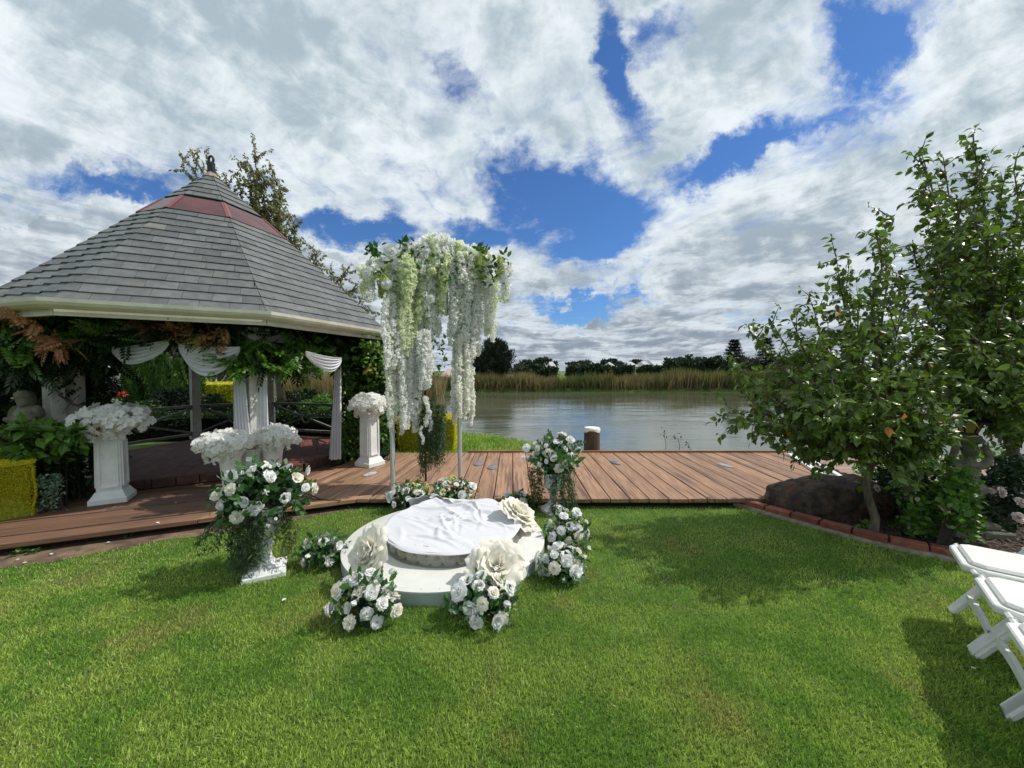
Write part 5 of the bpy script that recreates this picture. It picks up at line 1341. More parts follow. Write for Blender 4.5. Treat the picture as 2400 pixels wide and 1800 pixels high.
# golden clipped hedges
def clipped(lab, cx, cy, lx, ly, h, rz, m='gold', core='goldin', n=16000, leafs=.035, z0=0.0, round_=.05, name='golden_hedge'):
    r_ = thing(name, lab, 'hedge', (cx, cy, z0), rz); mb = MB(); hx, hy = lx / 2 - .03, ly / 2 - .03
    mb.box((0, 0, h / 2 - .02), (lx - .07, ly - .07, h - .04)); o = mb.build('hedge_core', M[core], r_, world=False)
    A = [(lx * ly, 4), (lx * h, 0), (lx * h, 1), (ly * h, 2), (ly * h, 3)]; tot = sum(a for a, _ in A); T = []; D = []
    for a, f in A:
        k = int(n * a / tot); u, v = rng.uniform(-.5, .5, k), rng.uniform(-.5, .5, k)
        if f == 4: p = np.stack([u * lx, v * ly, np.full(k, h)], -1); d = (0, 0, 1)
        elif f < 2: s_ = 1 if f else -1; p = np.stack([u * lx, np.full(k, s_ * ly / 2), (v + .5) * h], -1); d = (0, s_, .3)
        else: s_ = 1 if f == 3 else -1; p = np.stack([np.full(k, s_ * lx / 2), u * ly, (v + .5) * h], -1); d = (s_, 0, .3)
        nz = np.array([mnoise.noise(Vector(q * 4)) for q in p]) 
        T.append(p + np.array(d) * (nz[:, None] * .05 - .035)); D.append(np.tile(np.array(d, float), (k, 1)))
    T = np.concatenate(T); D = np.concatenate(D); n_ = len(T)
    # round the corners a little
    Rm = frames(unit(D + rng.normal(size=(n_, 3)) * .55), rdir(n_), rng.uniform(.6, 1.3, n_) * leafs)
    o = obj('foliage', inst('foliage', leaf_s(.45, .1), Rm, T, [M[m]]), r_); o['kind'] = 'stuff'; return r_
hc = G(70, 1240, 0); clipped('square clipped golden hedge at the left edge beside the deck', hc[0] - .607, hc[1] - .241 + .06, 1.15, .62, .60, R(50), n=48000, leafs=.020, z0=.05)
h2 = G(1000, 1064, 0); clipped('rounded golden hedge behind the arch near the pond', h2[0] - .02, h2[1] + .42, 1.05, .70, .66, 0, n=14000, leafs=.032)
dfn_w = .6
shrub('leafy_shrub', 'dark green shrub between the gazebo vine and the golden hedge behind the arch', 895, 960, 960, 1068, 7.1, .6, 2200, 'vined', .06, LEAF, 0)

# ---- near trees on the right
def limb_tree(name, lab, base, fork, limbs, m, leafn, leafs, trunk_r, tmplt, parts=0, twig=(.22, .42), dens=34, odd=0, odd_m='pearo', hang=.5, twn=9, cat='tree', group=None, start=.28, bark='bark', rnd_seed=3, trunk_pts=None, sub=True):
    q = np.random.default_rng(rnd_seed); r_ = thing(name, lab, cat, base, group=group); base = np.array(base); fork = np.array(fork)
    mb = MB(); tp = trunk_pts or [base, base * .66 + fork * .34 + np.array([.015, 0, 0]), base * .33 + fork * .67 - np.array([.01, 0, 0]), fork]
    mb.tube([tuple(p) for p in tp], [trunk_r * (1.25 if i == 0 else 1 - .28 * i / (len(tp) - 1)) for i in range(len(tp))], 10)
    mb.build('trunk', M[bark], r_, smooth=True)
    mb = MB(); LT = []; LD = []
    def twig_leaves(pts, d_):
        L_ = sum(np.linalg.norm(pts[i + 1] - pts[i]) for i in range(len(pts) - 1)); n = max(2, int(L_ * dens)); u = q.uniform(.12, 1, n) * (len(pts) - 1); i0 = np.minimum(u.astype(int), len(pts) - 2); f = (u - i0)[:, None]; pts = np.array(pts)
        T = pts[i0] * (1 - f) + pts[i0 + 1] * f; out_ = q.normal(size=(n, 3)) * .8 + np.array(d_) * .45 + np.array([0, 0, -hang]); LT.append(T + unit(out_) * leafs * .18); LD.append(out_)
    for (E, r0, tw) in limbs:
        E = np.array(E); S = fork if r0 is None else np.array(r0); v = E - S; ln = np.linalg.norm(v); c = S + v * .5 + np.array([0, 0, -.10 * ln]) + q.normal(size=3) * .05 * ln * .6
        if abs(v[2]) < .4 * ln: c = S + v * .5 + np.array([0, 0, .12 * ln])
        pts = [S * (1 - t) ** 2 + c * 2 * t * (1 - t) + E * t * t + q.normal(size=3) * .008 * ln for t in np.linspace(0, 1, 9)]
        rb = trunk_r * .5 * min(1, ln / 1.2) + .004
        mb.tube([tuple(p) for p in pts], [rb * (1 - .86 * i / 8) for i in range(9)], 6)
        nt_ = int(ln * twn * tw)
        for k in range(nt_):
            t = start + (1 - start) * (k + q.uniform(0, 1)) / nt_; i = min(int(t * 8), 7); p = pts[i] + (pts[i + 1] - pts[i]) * (t * 8 - i); ld = unit(pts[i + 1] - pts[i])
            d_ = unit(ld * .55 + q.normal(size=3) * .62 + np.array([0, 0, .22])); tl_ = q.uniform(*twig) * (1.15 - .5 * t); pp = [p, p + d_ * tl_ * .5 + q.normal(size=3) * .012, p + d_ * tl_ + np.array([0, 0, -.02])]
            mb.tube([tuple(z) for z in pp], [rb * .22 + .0015, rb * .12 + .0012, .001], 4, cap=False); twig_leaves(pp, d_)
        twig_leaves(pts[4:], v / ln * .6)
    mb.build('branches', M[bark], r_, smooth=True)
    T = np.concatenate(LT); D = unit(np.concatenate(LD)); n = len(T)
    Rm = frames(D, unit(np.array([0, 0, 1.]) + q.normal(size=(n, 3)) * .5), q.uniform(.45, 1.25, n) * leafs)
    od = q.uniform(0, 1, n) < odd
    scatter(r_, 'foliage', tmplt, Rm[~od], T[~od], [M[m]], parts, 'leaf', False)
    if od.any(): scatter(r_, 'autumn_leaf', tmplt, Rm[od], T[od], [M[odd_m]], int(od.sum()), 'autumn_leaf')
    print(name, 'leaves', n)
    return r_
tb = G(2045, 1262, 0); tb[2] = .01
d0 = tb[1]
fk = P(2044, 1085, d0)
def Q(px, py, dd): return tuple(P(px, py, d0 + dd))
limbs = []
for (px, py, dd, tw) in ((1738, 880, .15, .8), (1745, 925, .35, .9), (1800, 745, .5, .7), (1765, 775, .25, .6), (1850, 735, .0, .9), (1772, 1022, -.1, .6), (1860, 1060, .2, .9), (1900, 700, .55, 1), (1965, 585, .35, .9), (1990, 620, .75, 1), (2072, 495, .3, 1),
                         (2055, 560, .0, 1), (2130, 640, .45, 1), (2010, 700, -.35, 1), (2110, 740, -.4, 1), (1930, 820, -.45, 1), (1880, 900, -.5, 1), (1960, 930, -.7, 1.1), (2060, 880, -.75, 1.1), (2160, 860, -.6, 1), (2180, 960, -.5, 1), (1920, 990, -.45, 1),
                         (2020, 1010, -.6, 1), (1850, 960, .5, 1), (1920, 900, .7, 1), (2030, 930, .8, 1), (2130, 1010, .5, 1), (2100, 1050, -.35, .9), (2200, 1040, .1, .9), (1820, 850, .1, 1), (1890, 790, .3, 1), (2240, 1030, -.5, .9), (2080, 800, .2, 1.1), (1700, 955, .3, .55), (1830, 1000, -.3, 1), (1990, 780, .4, 1.1), (1950, 860, .1, 1.2), (2190, 700, .3, 1.1), (2210, 790, .1, 1.1), (2170, 770, -.2, 1), (2215, 880, -.3, 1.1), (1710, 990, -.1, .6), (1725, 860, .0, .5), (2240, 990, -.6, 1)):
    limbs.append((Q(px, py, dd), None, tw))
limb_tree('pear_tree', 'young pear tree with a thin bare trunk rising beside the boulder', tuple(tb), tuple(fk), limbs, 'pear', 0, .072, .034, PEARL, 260, odd=.006, dens=48, twn=14, hang=.45, start=.22,
          trunk_pts=[np.array(tb), P(2052, 1215, d0), P(2035, 1165, d0), P(2030, 1135, d0), np.array(fk)])
b2 = np.array([5.3, 3.95, .01]); d0 = 3.95; fk2 = P(2372, 1000, d0); limbs = []
for (px, py, dd, tw) in ((2290, 322, .1, 1.0), (2270, 400, -.1, 1), (2150, 352, .25, .9), (2165, 430, .05, 1), (2215, 372, .35, .9), (2390, 395, .2, .9), (2420, 460, -.2, 1), (2350, 430, .1, 1), (2140, 560, .3, 1), (2185, 520, -.3, 1), (2240, 480, -.2, 1.1), (2310, 540, -.45, 1.1),
                         (2380, 600, -.5, 1.1), (2200, 640, -.3, 1.1), (2250, 700, -.6, 1.2), (2340, 740, -.7, 1.2), (2170, 740, .1, 1.1), (2230, 820, -.6, 1.2), (2320, 860, -.8, 1.2), (2400, 800, -.8, 1.2), (2210, 900, -.3, 1.1), (2290, 940, -.7, 1.1), (2380, 960, -.9, 1.1), (2460, 700, -.4, 1),
                         (2480, 560, .1, 1), (2300, 640, .5, 1.1), (2220, 760, .6, 1.1), (2350, 850, .6, 1.1), (2250, 980, .2, 1), (2350, 1010, -.5, 1), (2440, 900, -.3, 1.1), (2290, 760, 0, 1.2), (2370, 700, .1, 1.2), (2280, 600, .1, 1.1), (2550, 800, 0, 1), (2600, 650, 0, 1), (2240, 900, -.9, 1.1), (2300, 800, -.9, 1.1), (2380, 880, -1.0, 1.1), (2420, 1010, -.9, 1), (2200, 560, .5, 1), (2260, 520, .4, 1), (2330, 620, -.2, 1.1), (2400, 520, .3, 1), (2440, 640, -.6, 1), (2350, 780, .3, 1.2), (2420, 740, .2, 1.1), (2270, 870, .2, 1.2), (2180, 830, -.1, 1)):
    limbs.append((Q(px, py, dd), None, tw))
limb_tree('pear_tree', 'taller dense pear tree behind the lantern statue reaching high at the right', tuple(b2), tuple(fk2), limbs, 'pear', 0, .075, .05, PEARL, 200, odd=.003, dens=48, twn=13.5, hang=.45, start=.2, rnd_seed=9, bark='bark')
# birch behind the gazebo
d0 = 10.2; bb = np.array([-6.1, 10.2, 0]); fb = P(640, 760, d0); limbs = []
for (px, py, dd, tw) in ((598, 345, 0, .55), (575, 370, .2, .6), (640, 400, .1, .7), (655, 440, .3, .7), (560, 440, 0, .9), (690, 520, 0, .9), (620, 480, .3, 1.2), (600, 520, -.2, 1.3), (655, 540, .1, 1.2), (700, 580, .2, 1.0), (745, 590, 0, .8), (730, 640, .2, 1.2), (770, 660, .3, 1.1), (815, 640, 0, .9), (830, 680, .1, 1),
                         (850, 720, 0, 1), (800, 720, .3, 1.4), (760, 720, -.2, 1.4), (700, 660, 0, 1.4), (650, 620, 0, 1.4), (865, 760, 0, 1.1), (845, 780, .2, 1.3), (790, 770, 0, 1.3), (485, 368, .3, .16), (505, 405, .2, .2), (448, 358, .5, .16), (430, 395, .4, .14), (418, 352, .5, .14), (528, 425, .2, .3), (545, 480, .1, .8), (680, 560, .2, 1.3), (720, 620, .1, 1.4), (780, 690, .2, 1.4), (820, 700, .1, 1.4), (610, 430, .2, 1), (590, 400, 0, .9), (660, 500, .1, 1.1)):
    limbs.append((Q(px, py, dd), tuple(P(560, 520, d0)) if px < 530 else None, tw))
limb_tree('birch_tree', 'slender birch tree with sparse small leaves rising behind the gazebo roof', tuple(bb), tuple(fb), limbs, 'birch', 0, .075, .10, leaf_s(.7, .2), 0, twig=(.35, .8), dens=62, twn=15, hang=.9, start=.3, rnd_seed=5)

# ---- boulder
def blob(name, m, parts, voxel, root, dec=None, noise_amp=0.0, nscale=6.0, smooth_it=4, world=True, ridge=0.0):
    """one continuous mesh out of ellipsoids/capsules: parts = list of (centre, radii, rotation euler) """
    import bmesh
    bm = bmesh.new()
    for (c, r, *e) in parts:
        Mx = Matrix.Translation(Vector(c)) @ (Matrix.Rotation(e[0][2], 4, 'Z') @ Matrix.Rotation(e[0][1], 4, 'Y') @ Matrix.Rotation(e[0][0], 4, 'X') if e else Matrix.Identity(4)) @ Matrix.Diagonal((*r, 1))
        bmesh.ops.create_icosphere(bm, subdivisions=3, radius=1, matrix=Mx)
    me = bpy.data.meshes.new(name); bm.to_mesh(me); bm.free()
    tmp = bpy.data.objects.new('tmp', me); COL.objects.link(tmp)
    md = tmp.modifiers.new('r', 'REMESH'); md.mode = 'VOXEL'; md.voxel_size = voxel
    md = tmp.modifiers.new('s', 'SMOOTH'); md.iterations = smooth_it; md.factor = .6
    dg = bpy.context.evaluated_depsgraph_get(); me2 = bpy.data.meshes.new_from_object(tmp.evaluated_get(dg)); bpy.data.objects.remove(tmp)
    me2.name = name; me2.materials.clear(); me2.materials.append(M[m])
    if noise_amp:
        me2.update(); nn = [v.normal.copy() for v in me2.vertices]
        for v, n_ in zip(me2.vertices, nn):
            p = v.co * nscale; a = mnoise.fractal(p, 1.0, 2.1, 6); v.co += n_ * noise_amp * (a + ridge * (1 - 2 * abs(mnoise.noise(Vector((p.x * .4, p.y * .4, p.z * 2.6))))))
    me2.polygons.foreach_set('use_smooth', np.ones(len(me2.polygons), bool)); me2.update()
    o = obj(name, me2, root)
    return o
rc = G(2003, 1222, 0); bd = thing('boulder', 'long dark reddish boulder lying between the deck end and the thin tree', 'boulder', (rc[0] - .02, rc[1] + .30, 0))
blob('rock', 'rock', [((-.02, 0, .13), (.56, .30, .24)), ((.28, .0, .12), (.36, .28, .24)), ((-.36, -.02, .10), (.28, .26, .22)), ((0, 0, -.05), (.62, .34, .16))], .022, bd, noise_amp=.035, nscale=3.5, ridge=.35)
mb = MB()
for (px, py, s) in ((1931, 1160, .016), (1840, 1150, .012), (1860, 1185, .01), (1895, 1200, .012), (1970, 1145, .009), (1878, 1196, .018)):
    c = P(px, py, rc[1] + .03); mb.lathe([(s, 0), (s * .8, .004), (.002, .006)], 9, c=(c[0], c[1], c[2]))
# ---- statues
def stat(lab, loc, rz, parts, voxel, namp=.004, root_name='statue'):
    r_ = thing(root_name, lab, 'statue', loc, rz); blob('figure', 'stone', parts, voxel, r_, noise_amp=namp, nscale=18, smooth_it=2); return r_
sl = P(66, 1040, 4.05); sb = stat('seated cream stone child figure among dark leaves at the left', (sl[0], sl[1], .88), R(18), [
    ((0, 0, .30), (.075, .078, .085)), ((0, -.02, .345), (.080, .070, .050)), ((0, -.062, .285), (.016, .02, .016)), ((0, -.05, .255), (.045, .035, .03)),
    ((0, .01, .225), (.045, .04, .04)), ((0, .01, .15), (.105, .08, .10)), ((0, -.01, .07), (.125, .11, .08)), ((-.10, .0, .17), (.040, .045, .075), (0, R(18), 0)), ((.10, .0, .17), (.040, .045, .075), (0, R(-18), 0)),
    ((-.085, -.06, .10), (.035, .06, .032), (R(-15), 0, R(-35))), ((.085, -.06, .10), (.035, .06, .032), (R(-15), 0, R(35))), ((-.02, -.10, .085), (.03, .03, .025)), ((.02, -.10, .085), (.03, .03, .025)),
    ((-.12, -.05, .0), (.075, .11, .055), (0, 0, R(-38))), ((.12, -.05, .0), (.075, .11, .055), (0, 0, R(38))), ((0, -.12, -.015), (.12, .06, .04)), ((0, 0, -.03), (.18, .15, .035))], .009)
sb.scale = (.98, .98, 1.05)
pln = thing('stone_plinth', 'stone plinth carrying the seated child figure among the leaves', 'plinth', (sl[0], sl[1], 0), R(18))
MB().box((0, 0, .40), (.34, .34, .80)).box((0, 0, .82), (.42, .42, .05)).box((0, 0, .03), (.44, .44, .06)).build('block', M['stone'], pln, world=False, bevel=.012)
s2 = P(2290, 1270, 3.42)
st2 = stat('weathered stone figure in draped robes standing on blocks and carrying a lantern', (s2[0], s2[1] + .1, .10), R(-10), [
    ((0, 0, .04), (.11, .10, .05)), ((-.05, -.03, .12), (.035, .04, .11), (0, R(6), 0)), ((.045, .02, .12), (.035, .04, .11), (0, R(-8), 0)), ((-.06, -.07, .045), (.03, .055, .022)), ((.06, -.02, .045), (.03, .055, .022), (0, 0, R(25))),
    ((0, 0, .26), (.095, .08, .11)), ((.02, -.02, .33), (.12, .09, .075), (0, R(14), 0)), ((-.03, -.05, .30), (.10, .05, .035), (0, R(30), 0)), ((.05, -.05, .28), (.085, .045, .03), (0, R(-35), 0)), ((.03, -.045, .36), (.10, .05, .03), (0, R(22), 0)),
    ((0, .0, .44), (.085, .07, .11)), ((0, 0, .53), (.11, .065, .05)), ((-.12, -.02, .55), (.035, .035, .08), (0, R(-35), 0)), ((.13, -.02, .56), (.035, .035, .08), (0, R(30), 0)), ((-.12, -.02, .65), (.028, .03, .08), (0, R(18), 0)), ((.13, -.02, .66), (.028, .03, .08), (0, R(-20), 0)),
    ((0, -.01, .60), (.035, .035, .04)), ((0, -.02, .67), (.058, .062, .070)), ((0, -.078, .66), (.012, .016, .014)), ((0, .0, .70), (.068, .065, .05)), ((0, 0, .76), (.11, .10, .035)), ((0, 0, .79), (.09, .085, .03))], .009, .006)
bk = thing('stone_block_stack', 'rough pale stone blocks under the robed figure', 'stone base', (s2[0], s2[1] + .1, 0), R(-10))
for (x, y, z, a, b_, c_) in ((-.12, -.02, .035, .22, .34, .07), (.12, .0, .035, .24, .36, .07), (0, .01, .095, .36, .28, .05)):
    MB().box((x, y, z), (a, b_, c_)).build('stone_block', M['stone'], bk, world=False, bevel=.012)
lz = .90; lt = thing('lantern', 'black framed lantern with amber glass on top of the robed stone figure', 'lantern', (s2[0] + .0, s2[1] + .1, lz), R(-10))
def ngon(r, z, n=6): return [(r * math.cos(2 * math.pi * (k + .5) / n), r * math.sin(2 * math.pi * (k + .5) / n), z) for k in range(n)]
for k in range(6):
    a, b_ = ngon(.055, .03)[k], ngon(.055, .03)[(k + 1) % 6]; c_, d_ = ngon(.095, .13)[k], ngon(.095, .13)[(k + 1) % 6]
    MB().add([a, b_, d_, c_], [(0, 1, 2, 3)]).build('pane', M['amber'], lt, world=False)
    MB().bar(a, c_, .010, .010).build('frame_bar', M['black'], lt, world=False)
MB().lathe([(.03, 0), (.06, .01), (.06, .03), (.05, .032)], 6).build('collar', M['black'], lt, world=False)
MB().lathe([(.10, .13), (.155, .128), (.15, .14), (.09, .175), (.05, .215), (.02, .25), (.012, .28)], 6).build('lid', M['black'], lt, world=False)

# ---- rose bushes and undergrowth on the right bed
def rosebush(lab, px0, px1, py0, py1, d, dw, n, heads, m='vined'):
    r_ = shrub('rose_bush', lab, px0, px1, py0, py1, d, dw, n, m, .055, leaf_t(.65, .06, .1), 50, nc=34, sig=.10, out=(0, -.5, .5), vari=1.0)
    pts = np.array([P(x, y, d + dd) for (x, y, dd, s) in heads]); 
    for (p, h) in zip(pts, heads): blooms2(r_, p, h[3])
    return r_
rp = [newmesh('rose', t[0], t[1], M['rosepink'], None, True) for t in ROSE]
def blooms2(root, p, s):
    Rm = zframes(np.array([[rnd.uniform(-.5, .5), -1, rnd.uniform(.2, .8)]]), [s]); off = worldloc(root)
    obj('rose', rp[rnd.choice([0, 2])], root, Matrix([[*Rm[0][r], p[r] - off[r]] for r in range(3)] + [[0, 0, 0, 1]]))
rosebush('rose bush with two pale blooms just right of the thin trunk behind the boulder', 2040, 2190, 1080, 1210, 3.75, .5, 1300, [(2056, 1144, -.1, .036), (2128, 1143, -.12, .046), (2092, 1138, -.02, .028)])
rosebush('dark rose bush with one large pale bloom left of the robed figure', 2100, 2260, 1120, 1260, 3.25, .4, 1500, [(2212, 1188, -.12, .052), (2150, 1170, 0, .02)], 'vine')
rosebush('rose bush with several pale blooms at the right edge beyond the chairs', 2310, 2440, 1085, 1240, 3.5, .6, 1700, [(2348, 1154, -.1, .05), (2322, 1150, .0, .03), (2395, 1178, -.1, .05), (2388, 1214, -.12, .052), (2322, 1085, 0, .025)])
rosebush('leafy rose stems growing up in front of the robed figure', 2215, 2290, 1090, 1255, 3.02, .25, 520, [], 'vine')
rosebush('rose bush without blooms along the water behind the lantern', 2020, 2330, 1055, 1130, 4.4, .6, 1500, [], 'vine')
for (x, y, w, lab) in ((2030, 1262, 60, 'low green seedlings around the foot of the thin trunk'), (2115, 1255, 70, 'low weeds in the bed below the rose bush'), (2180, 1230, 60, 'dark low weeds beside the statue base')):
    shrub('ground_plant', lab, x - w / 2, x + w / 2, y - 38, y, G(x, y)[1], .15, 90, 'vine', .042, LEAF, 40, nc=8, stems=3, cat='plant')
# weeds beside the deck
def weed(px, py, s, lab, m='vine', n=14):
    c = G(px, py, 0); r_ = thing('weed', lab, 'plant', c, group='small weeds in the bare soil by the deck')
    a = rng.uniform(0, 6.28, n); el = rng.uniform(.2, 1.0, n); dd = np.stack([np.cos(a) * np.cos(el), np.sin(a) * np.cos(el), np.sin(el)], -1)
    scatter(r_, 'foliage', leaf_t(.6, .08, .2), frames(dd, np.tile((0, 0, 1.), (n, 1)), rng.uniform(.6, 1.2, n) * s), np.tile(c + (0, 0, .012), (n, 1)) + dd * s * .3, [M[m]], n, 'leaf')
weed(46, 1302, .05, 'leafy weed in the soil strip furthest left below the deck'); weed(78, 1298, .04, 'leafy weed beside the left one, in the soil strip'); weed(303, 1262, .045, 'single upright weed in the soil strip below the left pedestal', 'leafe', 7)
# wispy seed heads at the back deck edge
for (px, h, lab) in ((1560, 45, 'tallest wispy seed stalk behind the deck edge'), (1592, 36, 'middle wispy seed stalk behind the deck edge'), (1617, 22, 'short wispy seed stalk behind the deck edge, rightmost')):
    c = P(px, 1062, 6.6); r_ = thing('seed_stalk', lab, 'plant', (c[0], c[1], .0), group='wispy stalks behind the deck'); top_ = P(px - 4, 1062 - h, 6.6)
    MB().tube([(c[0], c[1], -.1), ((c[0] + top_[0]) / 2 + .02, c[1], (c[2] + top_[2]) / 2), tuple(top_)], .004, 4).build('stem', M['barkd'], r_)
    k = 9; T = np.tile(top_, (k, 1)) + rng.normal(size=(k, 3)) * np.array([.03, .03, .035]); scatter(r_, 'seed_head', leaf_s(.5), frames(rdir(k), rdir(k), np.full(k, .05)), T, [M['barkd']], 0)

# ---- things seen through the gazebo
def conifer_col(lab, px, py0, py1, d, w, m='cyp', n=2600, name='cypress', size=.16):
    b_ = P(px, 868 + 1.5 * 901 / d, d); r_ = thing(name, lab, 'conifer', (b_[0], d, 0), group='columnar cypresses beyond the gazebo'); h = P(px, py0, d)[2]
    u = rng.uniform(0, 1, n) ** .9; a = rng.uniform(0, 6.283, n); rr = w * np.sqrt(np.clip(1 - u, .02, 1)) ** .8 * (.75 + .25 * np.sin(a * 4 + u * 9)) * rng.uniform(.6, 1, n)
    T = np.stack([b_[0] + rr * np.cos(a), d + rr * np.sin(a), u * h], -1); dd = np.stack([np.cos(a) * .4, np.sin(a) * .4, np.full(n, 1.)], -1) + rng.normal(size=(n, 3)) * .25
    scatter(r_, 'crown', leaf_s(.28, .1), frames(dd, np.stack([np.cos(a), np.sin(a), 0 * a], -1), rng.uniform(.6, 1.3, n) * size), T, [M[m]], 0)
    MB().tube([(b_[0], d, 0), (b_[0], d, h * .5)], [.06, .03], 6).build('trunk', M['barkd'], r_)
for (px, py0, w, d, lab) in ((312, 842, .30, 10.8, 'columnar green cypress beyond the gazebo, leftmost'), (345, 820, .36, 11.2, 'tallest columnar cypress seen through the gazebo'), (385, 838, .36, 10.9, 'columnar green cypress beyond the gazebo, just left of the rear post'), (462, 850, .26, 11.4, 'columnar green cypress right of the rear gazebo post'), (420, 850, .3, 12.2, 'columnar green cypress partly behind the rear post')):
    conifer_col(lab, px, py0, 950, d, w)
def ball(name, lab, cat, px, py, d, rx, rz_, n, m, size, t=None, group=None, trunk=True, ry=None, nc=22, base=0.0, par=0, dark=None):
    c = P(px, py, d); r_ = thing(name, lab, cat, (c[0], d, base), group=group)
    cc = rdir(nc) * rng.uniform(.3, .85, nc)[:, None]; k = rng.integers(0, nc, n); T = cc[k] + rdir(n) * rng.uniform(.1, .33, n)[:, None]
    T = c + T * np.array([rx, ry or rx, rz_]); T[:, 2] = np.maximum(T[:, 2], base + .02); dd = unit(T - c + rng.normal(size=(n, 3)) * rx * .7)
    scatter(r_, 'crown', t or LEAF, frames(dd, rdir(n), rng.uniform(.6, 1.3, n) * size), T, [M[m]], par)
    if trunk: MB().tube([(c[0], d, base), (c[0] + .01 * rx, d, c[2])], [rx * .10, rx * .05], 6).build('trunk', M['barkd'], r_)
    return r_
ball('round_shrub', 'dark round shrub in the garden beyond the gazebo, left', 'shrub', 405, 935, 9.6, .55, .42, 1600, 'far1', .10)
ball('round_shrub', 'light green mound shrub beyond the gazebo near the cypresses', 'shrub', 352, 958, 9.4, .50, .30, 1500, 'cyp', .07)
ball('round_shrub', 'dark shrub beyond the gazebo railing left of the central post', 'shrub', 500, 955, 9.8, .55, .34, 1800, 'vined', .09)
ball('round_shrub', 'dark shrub beyond the railing right of the central post', 'shrub', 705, 950, 10.0, .60, .42, 2000, 'vined', .09)
ball('round_shrub', 'mid green shrub beyond the railing near the right curtain', 'shrub', 755, 955, 9.6, .55, .34, 1900, 'vine', .075)
ball('round_shrub', 'dark low shrub beyond the railing under the straw reeds', 'shrub', 640, 965, 9.5, .5, .28, 1500, 'vined', .08)
ball('geranium', 'bright red flower clump beyond the gazebo at the left', 'flowers', 281, 922, 8.9, .14, .08, 240, 'red', .05, trunk=False)
ball('geranium', 'small terracotta coloured flower patch beyond the rear gazebo post', 'flowers', 462, 932, 10.4, .30, .10, 260, 'vineb', .05, trunk=False)
gh = P(505, 912, 12.5); clipped('flat topped golden hedge seen through the gazebo', gh[0], 12.8, 1.9, .9, 1.08, 0, n=5000, leafs=.07)
clipped('dark low hedge just beyond the gazebo railing', -7.6, 8.45, 5.6, .8, .52, R(2), m='vined', core='gapshade', n=9000, leafs=.09, name='low_hedge')
clipped('dark low hedge beyond the railing behind the central post', -3.6, 8.75, 3.4, .8, .5, 0, m='vined', core='gapshade', n=6000, leafs=.09, name='low_hedge')
# white slide in the garden
sl_ = thing('play_slide', 'white play slide and ladder seen through the gazebo', 'slide', (P(520, 900, 14)[0], 14, 0))
MB().bar(tuple(P(488, 935, 14)), tuple(P(545, 862, 14)), .07, .03).build('slide_rail', M['roofw'], sl_)
MB().bar(tuple(P(470, 930, 14.3)), tuple(P(532, 862, 14.3)), .30, .03).build('chute', M['greywood'], sl_)
for px in (496, 506): MB().bar(tuple(P(px, 868, 14.2)), tuple(P(px, 925, 14.2)), .05, .05).build('ladder_post', M['roofw'], sl_)
for z in (880, 893, 906): MB().bar(tuple(P(494, z, 14.2)), tuple(P(508, z, 14.2)), .03, .03).build('ladder_rung', M['roofw'], sl_)
hs = thing('white_shed', 'pale shed seen through the gap above the left orchids', 'shed', (P(270, 890, 22)[0], 22, 0))
x0 = P(252, 890, 22)[0]; MB().box((x0 + .4, 22.8, .85), (1.1, 1.6, 1.7)).build('wall', M['wallw'], hs)
ball('screen_tree', 'dark tree mass beyond the gazebo behind the cypresses', 'tree', 395, 850, 17, 2.6, 1.6, 3500, 'far1', .26, ry=1.5)
ball('screen_tree', 'dark tree beyond the gazebo seen between central post and right curtain', 'tree', 690, 845, 22, 2.4, 1.5, 3000, 'far1', .3, ry=1.5)
ball('screen_tree', 'dark green tree seen through the left part of the gazebo', 'tree', 520, 850, 20, 2.2, 1.5, 2600, 'far1', .28, ry=1.5)

# ---- reeds
def reeds(name, lab, xs, ys, hs_, m, w, kind_=None):
    n = len(xs); T = np.stack([xs, ys, np.full(n, WZ)], -1); hs_ = hs_ + .45
    t = tmpl([(-.5, 0, 0), (.5, 0, 0), (.42, .55, .02), (-.42, .55, .02), (.0, 1, .12)], [(0, 1, 2, 3), (3, 2, 4)])
    d = unit(np.stack([rng.normal(size=n) * .16, rng.normal(size=n) * .16, np.ones(n)], -1)); Rm = frames(d, rdir(n))
    Rm[:, :, 0] *= w; Rm[:, :, 1] *= hs_[:, None]; Rm[:, :, 2] *= hs_[:, None]
    o = scatter(None, name, t, Rm, T, [M[m]]); return o
n = 34000; xs = rng.uniform(-9, 70, n); base_y = np.interp(xs, [-9, -6, 2, 14, 30, 52, 70], [31, 33.8, 35, 35.3, 35.8, 36.3, 34]); ys = base_y + rng.uniform(-.4, 3.0, n)
cl_ = np.array([mnoise.noise(Vector((x * .35, y * .5, 0))) + .5 * mnoise.noise(Vector((x * 1.3, y, 5))) for x, y in zip(xs, ys)]); hh_ = 1.10 + .80 * cl_ + rng.uniform(-.25, .35, n) + np.interp(xs, [-9, 6, 18, 24, 60], [-.2, -.2, .25, .35, .3])
tan = (np.array([mnoise.noise(Vector((x * .22 + 9, y * .3, 2))) for x, y in zip(xs, ys)]) + rng.normal(size=n) * .25 + np.interp(xs, [0, 14, 22], [.15, .0, -.2])) > .08
reeds('green_reeds', '', xs[~tan], ys[~tan], np.maximum(.5, hh_[~tan]), 'reed', .07); reeds('straw_reeds', '', xs[tan], ys[tan], np.maximum(.5, hh_[tan] * .96), 'reedt', .07)
n = 5200; px_ = rng.uniform(665, 800, n); dd_ = rng.uniform(14, 18, n); xs = (px_ - 1200) / 901 * dd_; reeds('straw_reeds', '', xs, dd_, rng.uniform(1.0, 1.62, n), 'reedt', .03)
n = 2200; px_ = rng.uniform(520, 600, n); dd_ = rng.uniform(14.5, 18, n); xs = (px_ - 1200) / 901 * dd_; reeds('straw_reeds', '', xs, dd_, rng.uniform(.8, 1.25, n), 'reedt', .03)
